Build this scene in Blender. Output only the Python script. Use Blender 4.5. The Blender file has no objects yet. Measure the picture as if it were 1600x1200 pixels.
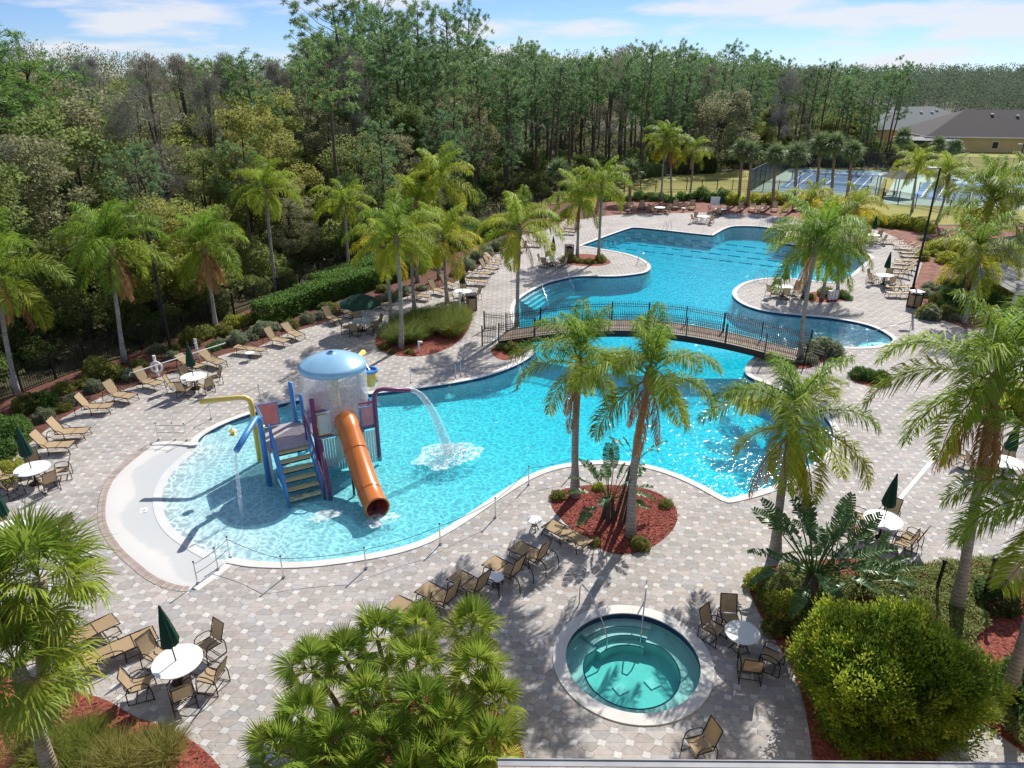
import bpy, math, random
import numpy as np
from mathutils import Vector, Matrix, Quaternion
from mathutils.geometry import tessellate_polygon

random.seed(7)
RNG = np.random.default_rng(7)
S = bpy.context.scene
COL = S.collection
R = math.radians

# ------------------------------------------------------------------ camera, sky, sun, exposure
CAM_H, FPX = 15.6, 1120.0
TILT = math.atan(485.0 / FPX)
cam = bpy.data.cameras.new('camera')
camo = bpy.data.objects.new('camera', cam)
COL.objects.link(camo)
camo.location = (0, 0, CAM_H)
camo.rotation_euler = (math.pi / 2 - TILT, 0, 0)
cam.sensor_width = 36.0
cam.lens = 36.0 * FPX / 1600.0
cam.clip_end = 6000
cam.clip_start = 0.2
S.camera = camo

SUN_AZ, SUN_EL = R(27.1), R(40.0)
SUN_DIR = Vector((math.sin(SUN_AZ) * math.cos(SUN_EL), math.cos(SUN_AZ) * math.cos(SUN_EL), math.sin(SUN_EL)))
sl = bpy.data.lights.new('sun', 'SUN')
sl.energy = 4.6
sl.angle = R(0.5)
sl.color = (1.0, 0.95, 0.87)
so = bpy.data.objects.new('sun', sl)
COL.objects.link(so)
so.location = (20, 60, 60)
so.rotation_euler = (-SUN_DIR).to_track_quat('-Z', 'Y').to_euler()

W = bpy.data.worlds.new('World')
S.world = W
W.use_nodes = True
wn, wl = W.node_tree.nodes, W.node_tree.links
wn.clear()
sky = wn.new('ShaderNodeTexSky')
sky.sky_type = 'NISHITA'
sky.sun_disc = False
sky.sun_elevation = SUN_EL
sky.sun_rotation = SUN_AZ
sky.air_density = 0.75
sky.dust_density = 0.0
sky.ozone_density = 1.6
geo = wn.new('ShaderNodeTexCoord')
sep = wn.new('ShaderNodeSeparateXYZ')
wl.new(geo.outputs['Generated'], sep.inputs[0])
# clouds: direction projected on a high flat layer, then noise
zc = wn.new('ShaderNodeMath'); zc.operation = 'MAXIMUM'; zc.inputs[1].default_value = 0.0
wl.new(sep.outputs['Z'], zc.inputs[0])
za = wn.new('ShaderNodeMath'); za.operation = 'ADD'; za.inputs[1].default_value = 0.13
wl.new(zc.outputs[0], za.inputs[0])
dx = wn.new('ShaderNodeMath'); dx.operation = 'DIVIDE'
dy = wn.new('ShaderNodeMath'); dy.operation = 'DIVIDE'
wl.new(sep.outputs['X'], dx.inputs[0]); wl.new(za.outputs[0], dx.inputs[1])
wl.new(sep.outputs['Y'], dy.inputs[0]); wl.new(za.outputs[0], dy.inputs[1])
cmb = wn.new('ShaderNodeCombineXYZ')
wl.new(dx.outputs[0], cmb.inputs[0]); wl.new(dy.outputs[0], cmb.inputs[1])
cn = wn.new('ShaderNodeTexNoise')
cn.inputs['Scale'].default_value = 0.9
cn.inputs['Detail'].default_value = 7
cn.inputs['Roughness'].default_value = 0.55
cmap = wn.new('ShaderNodeMapping')
cmap.inputs['Location'].default_value = (3.1, 1.4, 0)
wl.new(cmb.outputs[0], cmap.inputs[0]); wl.new(cmap.outputs[0], cn.inputs['Vector'])
cr = wn.new('ShaderNodeValToRGB')
cr.color_ramp.elements[0].position = 0.47
cr.color_ramp.elements[1].position = 0.60
wl.new(cn.outputs['Fac'], cr.inputs[0])
cmul = wn.new('ShaderNodeMath'); cmul.operation = 'MULTIPLY'; cmul.inputs[1].default_value = 0.85
wl.new(cr.outputs[0], cmul.inputs[0])
cmix = wn.new('ShaderNodeMix'); cmix.data_type = 'RGBA'
cmix.inputs['B'].default_value = (6.3, 6.4, 6.7, 1)
wl.new(cmul.outputs[0], cmix.inputs['Factor'])
tint = wn.new('ShaderNodeMix'); tint.data_type = 'RGBA'; tint.blend_type = 'MULTIPLY'
tint.inputs['Factor'].default_value = 1.0
tint.inputs['B'].default_value = (0.50, 0.62, 0.88, 1)
wl.new(sky.outputs[0], tint.inputs['A'])
wl.new(tint.outputs['Result'], cmix.inputs['A'])
bg = wn.new('ShaderNodeBackground')
bg.inputs['Strength'].default_value = 0.10
wl.new(cmix.outputs['Result'], bg.inputs['Color'])
wo = wn.new('ShaderNodeOutputWorld')
wl.new(bg.outputs[0], wo.inputs[0])

S.view_settings.view_transform = 'Standard'
S.view_settings.look = 'None'
S.view_settings.exposure = 0.45
S.view_settings.gamma = 1.0
S.view_settings.use_curve_mapping = False
S.render.engine = 'CYCLES'
cy = S.cycles
cy.use_denoising = True
cy.max_bounces = 7
cy.diffuse_bounces = 3
cy.glossy_bounces = 2
cy.transmission_bounces = 4
cy.transparent_max_bounces = 16
cy.volume_bounces = 0
cy.caustics_reflective = False
cy.caustics_refractive = False
cy.sample_clamp_indirect = 4
cy.use_adaptive_sampling = True
cy.adaptive_threshold = 0.02

# ------------------------------------------------------------------ pixel (1600x1200) -> place
CT, ST = math.cos(TILT), math.sin(TILT)
def G(px, py, z=0.0):
    rx, ry = (px - 800) / FPX, (600 - py) / FPX
    k = (CAM_H - z) / (ST - ry * CT)
    return Vector((rx * k, (CT + ry * ST) * k, z))
def at_y(px, py, Y):                       # the point of that direction over the line Y = const
    rx, ry = (px - 800) / FPX, (600 - py) / FPX
    k = Y / (CT + ry * ST)
    return Vector((rx * k, Y, CAM_H - k * (ST - ry * CT)))
def GP(pts, z=0.0):
    return [(p.x, p.y) for p in (G(a, b, z) for a, b in pts)]

# ------------------------------------------------------------------ materials
MATS = {}
def mat(name, c1, c2=None, scale=6.0, rough=0.7, bump=0.0, metal=0.0, spec=0.4, bscale=None, detail=4, coord='Object', contrast=(0.3, 0.7), tint=False, island=0.0, transl=0.0, coat=0.0, objrand=0.0):
    m = bpy.data.materials.new(name)
    m.use_nodes = True
    n, l = m.node_tree.nodes, m.node_tree.links
    b = n['Principled BSDF']
    b.inputs['Roughness'].default_value = rough
    b.inputs['Metallic'].default_value = metal
    b.inputs['Specular IOR Level'].default_value = spec
    if coat: b.inputs['Coat Weight'].default_value = coat
    tc = n.new('ShaderNodeTexCoord')
    col = None
    if c2 is not None:
        nz = n.new('ShaderNodeTexNoise')
        nz.inputs['Scale'].default_value = scale
        nz.inputs['Detail'].default_value = detail
        l.new(tc.outputs[coord], nz.inputs['Vector'])
        rp = n.new('ShaderNodeValToRGB')
        rp.color_ramp.elements[0].position, rp.color_ramp.elements[1].position = contrast
        rp.color_ramp.elements[0].color = (*c1, 1)
        rp.color_ramp.elements[1].color = (*c2, 1)
        l.new(nz.outputs['Fac'], rp.inputs[0])
        col = rp.outputs[0]
    else:
        rgb = n.new('ShaderNodeRGB'); rgb.outputs[0].default_value = (*c1, 1); col = rgb.outputs[0]
    if tint:
        oi = n.new('ShaderNodeObjectInfo')
        mx = n.new('ShaderNodeMix'); mx.data_type = 'RGBA'; mx.blend_type = 'MULTIPLY'; mx.inputs['Factor'].default_value = 1
        l.new(col, mx.inputs['A']); l.new(oi.outputs['Color'], mx.inputs['B']); col = mx.outputs['Result']
    if island or objrand:
        hs = n.new('ShaderNodeHueSaturation')
        mr = n.new('ShaderNodeMapRange')
        if island:
            gm = n.new('ShaderNodeNewGeometry'); l.new(gm.outputs['Random Per Island'], mr.inputs['Value'])
        else:
            oi2 = n.new('ShaderNodeObjectInfo'); l.new(oi2.outputs['Random'], mr.inputs['Value'])
        a = island or objrand
        mr.inputs['To Min'].default_value = 1 - a; mr.inputs['To Max'].default_value = 1 + a
        l.new(mr.outputs[0], hs.inputs['Value'])
        if island:
            mh = n.new('ShaderNodeMapRange'); mh.inputs['To Min'].default_value = 0.5 - 0.035 * a / 0.4; mh.inputs['To Max'].default_value = 0.5 + 0.02 * a / 0.4
            ml = n.new('ShaderNodeMath'); ml.operation = 'FRACT'
            mm = n.new('ShaderNodeMath'); mm.operation = 'MULTIPLY'; mm.inputs[1].default_value = 7.3
            l.new(gm.outputs['Random Per Island'], mm.inputs[0]); l.new(mm.outputs[0], ml.inputs[0]); l.new(ml.outputs[0], mh.inputs['Value'])
            l.new(mh.outputs[0], hs.inputs['Hue'])
        l.new(col, hs.inputs['Color']); col = hs.outputs[0]
    l.new(col, b.inputs['Base Color'])
    if bump:
        nb = n.new('ShaderNodeTexNoise')
        nb.inputs['Scale'].default_value = bscale or scale * 3
        nb.inputs['Detail'].default_value = 5
        l.new(tc.outputs[coord], nb.inputs['Vector'])
        bp = n.new('ShaderNodeBump'); bp.inputs['Strength'].default_value = bump; bp.inputs['Distance'].default_value = 0.03
        l.new(nb.outputs['Fac'], bp.inputs['Height']); l.new(bp.outputs[0], b.inputs['Normal'])
    if transl:
        tr = n.new('ShaderNodeBsdfTranslucent')
        g = n.new('ShaderNodeGamma'); g.inputs[1].default_value = 0.85
        l.new(col, g.inputs[0]); l.new(g.outputs[0], tr.inputs['Color'])
        ms = n.new('ShaderNodeMixShader'); ms.inputs[0].default_value = transl
        l.new(b.outputs[0], ms.inputs[1]); l.new(tr.outputs[0], ms.inputs[2])
        l.new(ms.outputs[0], n['Material Output'].inputs['Surface'])
    MATS[name] = m
    return m

mat('ground', (0.045, 0.036, 0.022), (0.09, 0.08, 0.035), 0.35, 0.95, 0.6, bscale=3)
mat('lawn', (0.20, 0.22, 0.035), (0.33, 0.29, 0.07), 0.25, 0.95, 0.5, bscale=12)
mat('sand_joint', (0.20, 0.175, 0.16), (0.30, 0.27, 0.25), 3, 0.95)
mat('mulch', (0.13, 0.036, 0.024), (0.36, 0.095, 0.06), 9, 0.95, 1.0, bscale=24, contrast=(0.35, 0.65))
mat('chip', (0.30, 0.075, 0.045), None, rough=0.9, island=0.5)
mat('concrete', (0.60, 0.585, 0.55), (0.72, 0.70, 0.67), 1.3, 0.85, 0.15, bscale=20)
mat('brick', (0.34, 0.27, 0.24), (0.44, 0.37, 0.33), 5, 0.9, 0.2, objrand=0.15)
mat('plaster', (0.41, 0.47, 0.50), (0.48, 0.53, 0.55), 1.5, 0.7)
mat('spa_plaster', (0.38, 0.50, 0.47), (0.44, 0.55, 0.52), 2, 0.7)
mat('float_blue', (0.05, 0.20, 0.36), None, rough=0.5)
mat('navy', (0.012, 0.025, 0.085), (0.03, 0.06, 0.16), 9, 0.3)
mat('brown_metal', (0.035, 0.022, 0.016), None, rough=0.45, metal=0.2)
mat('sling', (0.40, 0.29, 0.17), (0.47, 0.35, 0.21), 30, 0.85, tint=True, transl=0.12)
mat('white_top', (0.80, 0.79, 0.77), (0.86, 0.85, 0.83), 4, 0.45)
mat('green_cloth', (0.006, 0.045, 0.028), (0.012, 0.065, 0.04), 12, 0.85, transl=0.12)
mat('black_metal', (0.012, 0.012, 0.013), None, rough=0.5)
mat('steel', (0.62, 0.62, 0.63), None, rough=0.22, metal=1.0)
mat('white_paint', (0.78, 0.78, 0.76), None, rough=0.5)
mat('trunk_palm', (0.27, 0.25, 0.22), (0.44, 0.41, 0.37), 3.5, 0.95, 0.5, bscale=9)
mat('trunk_sabal', (0.24, 0.19, 0.13), (0.42, 0.34, 0.25), 5, 0.95, 0.8, bscale=12)
mat('boots', (0.22, 0.15, 0.08), (0.30, 0.24, 0.13), 8, 0.95, 0.6)
mat('bark_pine', (0.085, 0.058, 0.045), (0.17, 0.125, 0.10), 5, 0.95, 0.6)
mat('bark', (0.06, 0.048, 0.038), (0.13, 0.11, 0.09), 4, 0.95, 0.5)
mat('frond', (1, 1, 1), None, rough=0.55, spec=0.25, tint=True, island=0.28, transl=0.5)
mat('dead_frond', (0.44, 0.26, 0.11), None, rough=0.8, tint=True, island=0.3, transl=0.25)
mat('fan_leaf', (1, 1, 1), None, rough=0.5, spec=0.3, tint=True, island=0.28, transl=0.45)
mat('paddle', (0.05, 0.13, 0.03), (0.075, 0.17, 0.04), 5, 0.4, spec=0.5, island=0.2, transl=0.25)
mat('needles', (1, 1, 1), None, rough=0.5, spec=0.35, tint=True, island=0.4, transl=0.4)
mat('leaves', (1, 1, 1), None, rough=0.6, spec=0.25, tint=True, island=0.2, transl=0.5)
mat('far_leaves', (1, 1, 1), None, rough=0.8, spec=0.1, tint=True, island=0.07, transl=0.45)
mat('mulch_pale', (0.13, 0.055, 0.04), (0.34, 0.15, 0.105), 1.6, 0.95, 1.0, bscale=14, contrast=(0.3, 0.7), detail=8)
mat('mulch_dark', (0.06, 0.032, 0.022), (0.22, 0.075, 0.05), 5, 0.95, 1.0, bscale=20, contrast=(0.3, 0.75))  # darker, browner mulch tone for the strip along the fence
mat('twigs', (1, 1, 1), None, rough=0.9, spec=0.1, tint=True, island=0.3, transl=0.1)
mat('grass_blade', (1, 1, 1), None, rough=0.6, tint=True, island=0.3, transl=0.4)
mat('roof_shingle', (0.62, 0.62, 0.62), (0.8, 0.8, 0.8), 3, 0.9, 0.3, bscale=14, tint=True)
mat('house_wall', (0.62, 0.46, 0.20), (0.68, 0.51, 0.24), 0.8, 0.9)
mat('glass_dark', (0.02, 0.025, 0.03), None, rough=0.1)
mat('court_green', (0.26, 0.40, 0.32), (0.32, 0.46, 0.38), 0.4, 0.85)
mat('court_blue', (0.06, 0.19, 0.37), (0.09, 0.24, 0.43), 0.4, 0.85)
mat('deck_wood', (0.22, 0.16, 0.12), (0.34, 0.27, 0.21), 6, 0.85, objrand=0.15)
mat('bridge_steel', (0.03, 0.022, 0.018), None, rough=0.5)
mat('bin_panel', (0.34, 0.26, 0.15), (0.40, 0.31, 0.18), 6, 0.8)
mat('orange', (0.62, 0.17, 0.025), (0.66, 0.20, 0.035), 2, 0.3, coat=0.4)
mat('red_in', (0.55, 0.09, 0.07), None, rough=0.4)
mat('sky_blue', (0.27, 0.52, 0.72), (0.34, 0.58, 0.77), 1.5, 0.3, coat=0.3)
mat('pole_blue', (0.07, 0.27, 0.62), (0.10, 0.31, 0.66), 3, 0.35)
mat('pole_yellow', (0.72, 0.52, 0.10), (0.78, 0.60, 0.16), 3, 0.4)
mat('pole_purple', (0.20, 0.05, 0.13), (0.25, 0.07, 0.16), 3, 0.4)
mat('panel_pink', (0.62, 0.22, 0.26), (0.70, 0.30, 0.34), 3, 0.4)
mat('panel_white', (0.70, 0.72, 0.72), None, rough=0.5)
mat('tread', (0.62, 0.55, 0.26), (0.70, 0.62, 0.34), 8, 0.7)
mat('mesh_floor', (0.35, 0.32, 0.38), (0.46, 0.43, 0.48), 10, 0.6)
mat('sign_tan', (0.42, 0.37, 0.32), (0.46, 0.41, 0.36), 2, 0.7)
mat('gutter', (0.26, 0.27, 0.28), (0.34, 0.35, 0.36), 2, 0.6)
mat('lamp_head', (0.5, 0.5, 0.5), None, rough=0.4)

# trunk rings of the palms
for nm, sc_, st_ in (('trunk_palm', 2.2, .5), ('trunk_sabal', 2.8, .6)):
    n_, l_ = MATS[nm].node_tree.nodes, MATS[nm].node_tree.links
    tc_ = n_.new('ShaderNodeTexCoord'); wv = n_.new('ShaderNodeTexWave'); wv.bands_direction = 'Z'; wv.inputs['Scale'].default_value = sc_; wv.inputs['Distortion'].default_value = 1.5; wv.inputs['Detail'].default_value = 3
    l_.new(tc_.outputs['Object'], wv.inputs['Vector'])
    b2 = n_.new('ShaderNodeBump'); b2.inputs['Strength'].default_value = st_; b2.inputs['Distance'].default_value = .03
    pb_ = n_['Principled BSDF']; old = pb_.inputs['Normal'].links[0].from_socket
    l_.new(wv.outputs['Fac'], b2.inputs['Height']); l_.new(old, b2.inputs['Normal']); l_.new(b2.outputs[0], pb_.inputs['Normal'])
    cs = pb_.inputs['Base Color'].links[0].from_socket; mw = n_.new('ShaderNodeMix'); mw.data_type = 'RGBA'; mw.blend_type = 'MULTIPLY'
    rw = n_.new('ShaderNodeMapRange'); rw.inputs['From Min'].default_value = .0; rw.inputs['From Max'].default_value = .25; rw.inputs['To Min'].default_value = .5; rw.inputs['To Max'].default_value = .0
    l_.new(wv.outputs['Fac'], rw.inputs['Value']); l_.new(rw.outputs[0], mw.inputs['Factor']); mw.inputs['B'].default_value = (.45, .42, .4, 1); l_.new(cs, mw.inputs['A']); l_.new(mw.outputs['Result'], pb_.inputs['Base Color'])

def alpha_mat(name, color, lo, hi, scale, rough=0.4, stretch=(1, 1, 1), amax=1.0, amin=0.0):
    m = bpy.data.materials.new(name); m.use_nodes = True
    n, l = m.node_tree.nodes, m.node_tree.links
    b = n['Principled BSDF']; b.inputs['Base Color'].default_value = (*color, 1); b.inputs['Roughness'].default_value = rough
    tc = n.new('ShaderNodeTexCoord'); mp = n.new('ShaderNodeMapping'); mp.inputs['Scale'].default_value = stretch
    nz = n.new('ShaderNodeTexNoise'); nz.inputs['Scale'].default_value = scale; nz.inputs['Detail'].default_value = 5
    mr = n.new('ShaderNodeMapRange'); mr.inputs['From Min'].default_value = lo; mr.inputs['From Max'].default_value = hi; mr.inputs['To Max'].default_value = amax; mr.inputs['To Min'].default_value = amin
    l.new(tc.outputs['Object'], mp.inputs[0]); l.new(mp.outputs[0], nz.inputs['Vector']); l.new(nz.outputs['Fac'], mr.inputs['Value']); l.new(mr.outputs[0], b.inputs['Alpha'])
    MATS[name] = m
alpha_mat('falling_water', (0.88, 0.91, 0.93), 0.1, 0.9, 9, stretch=(2, 2, 1.0), amax=0.75, amin=0.14)
alpha_mat('jet_water', (0.86, 0.91, 0.94), 0.3, 0.75, 8, stretch=(1.5, 1.5, 1.0), amax=0.62, amin=0.06)
alpha_mat('foam', (0.88, 0.92, 0.94), 0.34, 0.72, 4.5, amax=0.9)
alpha_mat('wire_mesh', (0.02, 0.022, 0.02), 0.0, 1.0, 1.0, amax=0.75)
alpha_mat('windscreen', (0.01, 0.012, 0.012), 0.0, 0.3, 1.0, amax=0.96)

def water_mat(name, absorb, density, diff, dfac, bscale, bstr, bdist, caustic=.34):
    m = bpy.data.materials.new(name); m.use_nodes = True
    n, l = m.node_tree.nodes, m.node_tree.links
    n.clear()
    out = n.new('ShaderNodeOutputMaterial')
    tc = n.new('ShaderNodeTexCoord')
    n1 = n.new('ShaderNodeTexNoise'); n1.inputs['Scale'].default_value = bscale; n1.inputs['Detail'].default_value = 3; n1.inputs['Distortion'].default_value = 0.6
    l.new(tc.outputs['Object'], n1.inputs['Vector'])
    bp = n.new('ShaderNodeBump'); bp.inputs['Strength'].default_value = bstr; bp.inputs['Distance'].default_value = bdist
    l.new(n1.outputs['Fac'], bp.inputs['Height'])
    tr = n.new('ShaderNodeBsdfTransparent')
    # caustic light net painted into the transparent colour by Voronoi cells
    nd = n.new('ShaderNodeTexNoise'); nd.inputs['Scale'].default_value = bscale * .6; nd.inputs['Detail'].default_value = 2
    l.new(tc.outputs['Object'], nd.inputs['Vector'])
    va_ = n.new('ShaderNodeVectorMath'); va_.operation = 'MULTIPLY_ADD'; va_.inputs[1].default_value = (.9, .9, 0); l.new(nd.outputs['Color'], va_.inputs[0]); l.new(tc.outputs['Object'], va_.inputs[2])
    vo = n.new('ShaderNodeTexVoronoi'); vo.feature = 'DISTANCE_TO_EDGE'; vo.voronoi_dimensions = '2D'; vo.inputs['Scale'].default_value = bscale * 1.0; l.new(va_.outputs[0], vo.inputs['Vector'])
    cm = n.new('ShaderNodeMapRange'); cm.interpolation_type = 'SMOOTHSTEP'; cm.inputs['From Min'].default_value = 0.0; cm.inputs['From Max'].default_value = .26; cm.inputs['To Min'].default_value = 1.0 + caustic; cm.inputs['To Max'].default_value = 1.0 - caustic * .22
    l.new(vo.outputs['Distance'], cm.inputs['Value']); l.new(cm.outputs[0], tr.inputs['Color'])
    df = n.new('ShaderNodeBsdfDiffuse'); df.inputs['Color'].default_value = (*diff, 1); l.new(bp.outputs[0], df.inputs['Normal'])
    mx = n.new('ShaderNodeMixShader'); mx.inputs[0].default_value = dfac
    l.new(tr.outputs[0], mx.inputs[1]); l.new(df.outputs[0], mx.inputs[2])
    gl = n.new('ShaderNodeBsdfGlossy'); gl.inputs['Roughness'].default_value = 0.06; l.new(bp.outputs[0], gl.inputs['Normal'])
    gm = n.new('ShaderNodeNewGeometry'); dp = n.new('ShaderNodeVectorMath'); dp.operation = 'DOT_PRODUCT'; l.new(gm.outputs['Incoming'], dp.inputs[0]); l.new(bp.outputs[0], dp.inputs[1])
    ab = n.new('ShaderNodeMath'); ab.operation = 'ABSOLUTE'; l.new(dp.outputs['Value'], ab.inputs[0])
    om = n.new('ShaderNodeMath'); om.operation = 'SUBTRACT'; om.inputs[0].default_value = 1.0; om.use_clamp = True; l.new(ab.outputs[0], om.inputs[1])
    pw = n.new('ShaderNodeMath'); pw.operation = 'POWER'; pw.inputs[1].default_value = 5.0; l.new(om.outputs[0], pw.inputs[0])
    fr = n.new('ShaderNodeMath'); fr.operation = 'MULTIPLY_ADD'; fr.inputs[1].default_value = 0.98; fr.inputs[2].default_value = 0.02; fr.use_clamp = True; l.new(pw.outputs[0], fr.inputs[0])
    m2 = n.new('ShaderNodeMixShader'); l.new(fr.outputs[0], m2.inputs[0]); l.new(mx.outputs[0], m2.inputs[1]); l.new(gl.outputs[0], m2.inputs[2])
    l.new(m2.outputs[0], out.inputs['Surface'])
    va = n.new('ShaderNodeVolumeAbsorption'); va.inputs['Color'].default_value = (*absorb, 1); va.inputs['Density'].default_value = density
    l.new(va.outputs[0], out.inputs['Volume'])
    MATS[name] = m
water_mat('pool_water', (0.02, 0.925, 0.972), 1.05, (0.16, 0.66, 0.82), 0.10, 3.2, 0.7, 0.08)
water_mat('spa_water', (0.08, 0.95, 0.94), 0.9, (0.05, 0.5, 0.58), 0.04, 5.0, 0.15, 0.02, .05)

# ------------------------------------------------------------------ building helpers
def link(o, parent=None):
    COL.objects.link(o)
    if parent is not None: o.parent = parent
    return o
def tag(o, label=None, cat=None, group=None, kind=None):
    if label: o['label'] = label
    if cat: o['category'] = cat
    if group: o['group'] = group
    if kind: o['kind'] = kind
    return o
def thing(name, loc, rz=0.0, label=None, cat=None, group=None):
    o = bpy.data.objects.new(name, None); o.empty_display_size = 0.2
    link(o); o.location = loc; o.rotation_euler = (0, 0, rz)
    return tag(o, label, cat, group)
def inst(name, mesh, parent=None, loc=(0, 0, 0), rot=(0, 0, 0), scale=None, color=None):
    o = bpy.data.objects.new(name, mesh); link(o, parent)
    o.location = loc
    if isinstance(rot, Quaternion): o.rotation_mode = 'QUATERNION'; o.rotation_quaternion = rot
    else: o.rotation_euler = rot
    if scale is not None: o.scale = (scale,) * 3 if not hasattr(scale, '__len__') else scale
    if color is not None: o.color = (*color, 1)
    return o
def np_mesh(name, V, F, mats, mi=None, smooth=False):
    V = np.asarray(V, dtype=np.float32); F = np.asarray(F, dtype=np.int32)
    me = bpy.data.meshes.new(name)
    me.vertices.add(len(V)); me.vertices.foreach_set('co', V.ravel())
    k = F.shape[1]
    me.loops.add(F.size); me.loops.foreach_set('vertex_index', F.ravel())
    me.polygons.add(len(F)); me.polygons.foreach_set('loop_start', np.arange(0, F.size, k, dtype=np.int32))
    if smooth: me.polygons.foreach_set('use_smooth', np.ones(len(F), dtype=bool))
    for m in (mats if isinstance(mats, (list, tuple)) else [mats]): me.materials.append(MATS[m])
    if mi is not None: me.polygons.foreach_set('material_index', np.asarray(mi, dtype=np.int32))
    me.update(calc_edges=True)
    return me

class MB:
    def __init__(s): s.v, s.f, s.m = [], [], []
    def add(s, vs, fs, m=0):
        o = len(s.v); s.v += [tuple(p) for p in vs]; s.f += [[i + o for i in f] for f in fs]; s.m += [m] * len(fs); return s
    def box(s, c, d, m=0, rz=0.0, q=None):
        x, y, z = d[0] / 2, d[1] / 2, d[2] / 2
        P = [Vector(p) for p in ((-x, -y, -z), (x, -y, -z), (x, y, -z), (-x, y, -z), (-x, -y, z), (x, -y, z), (x, y, z), (-x, y, z))]
        M3 = q.to_matrix() if q is not None else Matrix.Rotation(rz, 3, 'Z')
        c = Vector(c)
        return s.add([c + M3 @ p for p in P], [(0, 3, 2, 1), (4, 5, 6, 7), (0, 1, 5, 4), (1, 2, 6, 5), (2, 3, 7, 6), (3, 0, 4, 7)], m)
    def tube(s, path, r, n=6, m=0, cap=True):
        path = [Vector(p) for p in path]; k = len(path)
        rs = r if hasattr(r, '__len__') else [r] * k
        vs, prev = [], None
        for i, p in enumerate(path):
            t = (path[min(i + 1, k - 1)] - path[max(i - 1, 0)]).normalized()
            if prev is None:
                a = t.orthogonal().normalized()
            else:
                a = (prev - t * prev.dot(t)); a = a.normalized() if a.length > 1e-6 else t.orthogonal().normalized()
            prev = a; b = t.cross(a)
            for j in range(n):
                an = 2 * math.pi * j / n
                vs.append(p + (a * math.cos(an) + b * math.sin(an)) * rs[i])
        fs = [(i * n + j, i * n + (j + 1) % n, (i + 1) * n + (j + 1) % n, (i + 1) * n + j) for i in range(k - 1) for j in range(n)]
        if cap: fs += [tuple(range(n - 1, -1, -1)), tuple(range((k - 1) * n, k * n))]
        return s.add(vs, fs, m)
    def lathe(s, prof, n=20, m=0, c=(0, 0, 0), cap=True):
        vs = [(c[0] + r * math.cos(2 * math.pi * j / n), c[1] + r * math.sin(2 * math.pi * j / n), c[2] + z) for r, z in prof for j in range(n)]
        fs = [(i * n + j, i * n + (j + 1) % n, (i + 1) * n + (j + 1) % n, (i + 1) * n + j) for i in range(len(prof) - 1) for j in range(n)]
        if cap and prof[0][0] > 1e-4: fs.append(tuple(range(n - 1, -1, -1)))
        if cap and prof[-1][0] > 1e-4: fs.append(tuple(range((len(prof) - 1) * n, len(prof) * n)))
        return s.add(vs, fs, m)
    def mesh(s, name, mats, smooth=False):
        me = bpy.data.meshes.new(name)
        me.from_pydata(s.v, [], s.f)
        for x in (mats if isinstance(mats, (list, tuple)) else [mats]): me.materials.append(MATS[x])
        me.polygons.foreach_set('material_index', s.m)
        if smooth: me.polygons.foreach_set('use_smooth', [True] * len(s.f))
        me.update()
        return me
    def obj(s, name, mats, parent=None, loc=(0, 0, 0), rot=(0, 0, 0), smooth=False):
        return inst(name, s.mesh(name, mats, smooth), parent, loc, rot)
def arc(c, r, a0, a1, n, ax=(1, 0, 0), ay=(0, 0, 1)):
    c, ax, ay = Vector(c), Vector(ax), Vector(ay)
    return [c + ax * (r * math.cos(a0 + (a1 - a0) * i / n)) + ay * (r * math.sin(a0 + (a1 - a0) * i / n)) for i in range(n + 1)]

def chaikin(P, n=2, closed=True):
    P = [tuple(p) for p in P]
    for _ in range(n):
        Q = [] if closed else [P[0]]
        k = len(P)
        for i in range(k if closed else k - 1):
            a, b = P[i], P[(i + 1) % k]
            Q.append((a[0] * .75 + b[0] * .25, a[1] * .75 + b[1] * .25))
            Q.append((a[0] * .25 + b[0] * .75, a[1] * .25 + b[1] * .75))
        if not closed: Q.append(P[-1])
        P = Q
    out = []
    for p in P:
        if not out or math.hypot(p[0] - out[-1][0], p[1] - out[-1][1]) > 0.03: out.append(p)
    return out
def offset(P, d, closed=True):             # CCW curve, positive = outward
    k = len(P); out = []
    for i in range(k):
        a = P[(i - 1) % k] if closed or i else P[i]
        b = P[(i + 1) % k] if closed or i < k - 1 else P[i]
        tx, ty = b[0] - a[0], b[1] - a[1]; L = math.hypot(tx, ty) or 1
        out.append((P[i][0] + ty / L * d, P[i][1] - tx / L * d))
    return out
def area2(P): return sum(P[i][0] * P[(i + 1) % len(P)][1] - P[(i + 1) % len(P)][0] * P[i][1] for i in range(len(P)))
def ccw(P): return P if area2(P) > 0 else P[::-1]
def sheet(name, outer, holes, z, m, kind='structure', parent=None):
    polys = [[Vector((x, y, 0)) for x, y in outer]] + [[Vector((x, y, 0)) for x, y in h] for h in holes]
    V = [v for p in polys for v in p]
    T = tessellate_polygon(polys)
    fs = []
    for t in T:
        a, b, c = (V[i] for i in t)
        fs.append(tuple(t) if (b - a).cross(c - a).z > 0 else (t[0], t[2], t[1]))
    b = MB().add([(v.x, v.y, z) for v in V], fs)
    o = b.obj(name, m, parent)
    if kind and parent is None: o['kind'] = kind
    return o
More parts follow.
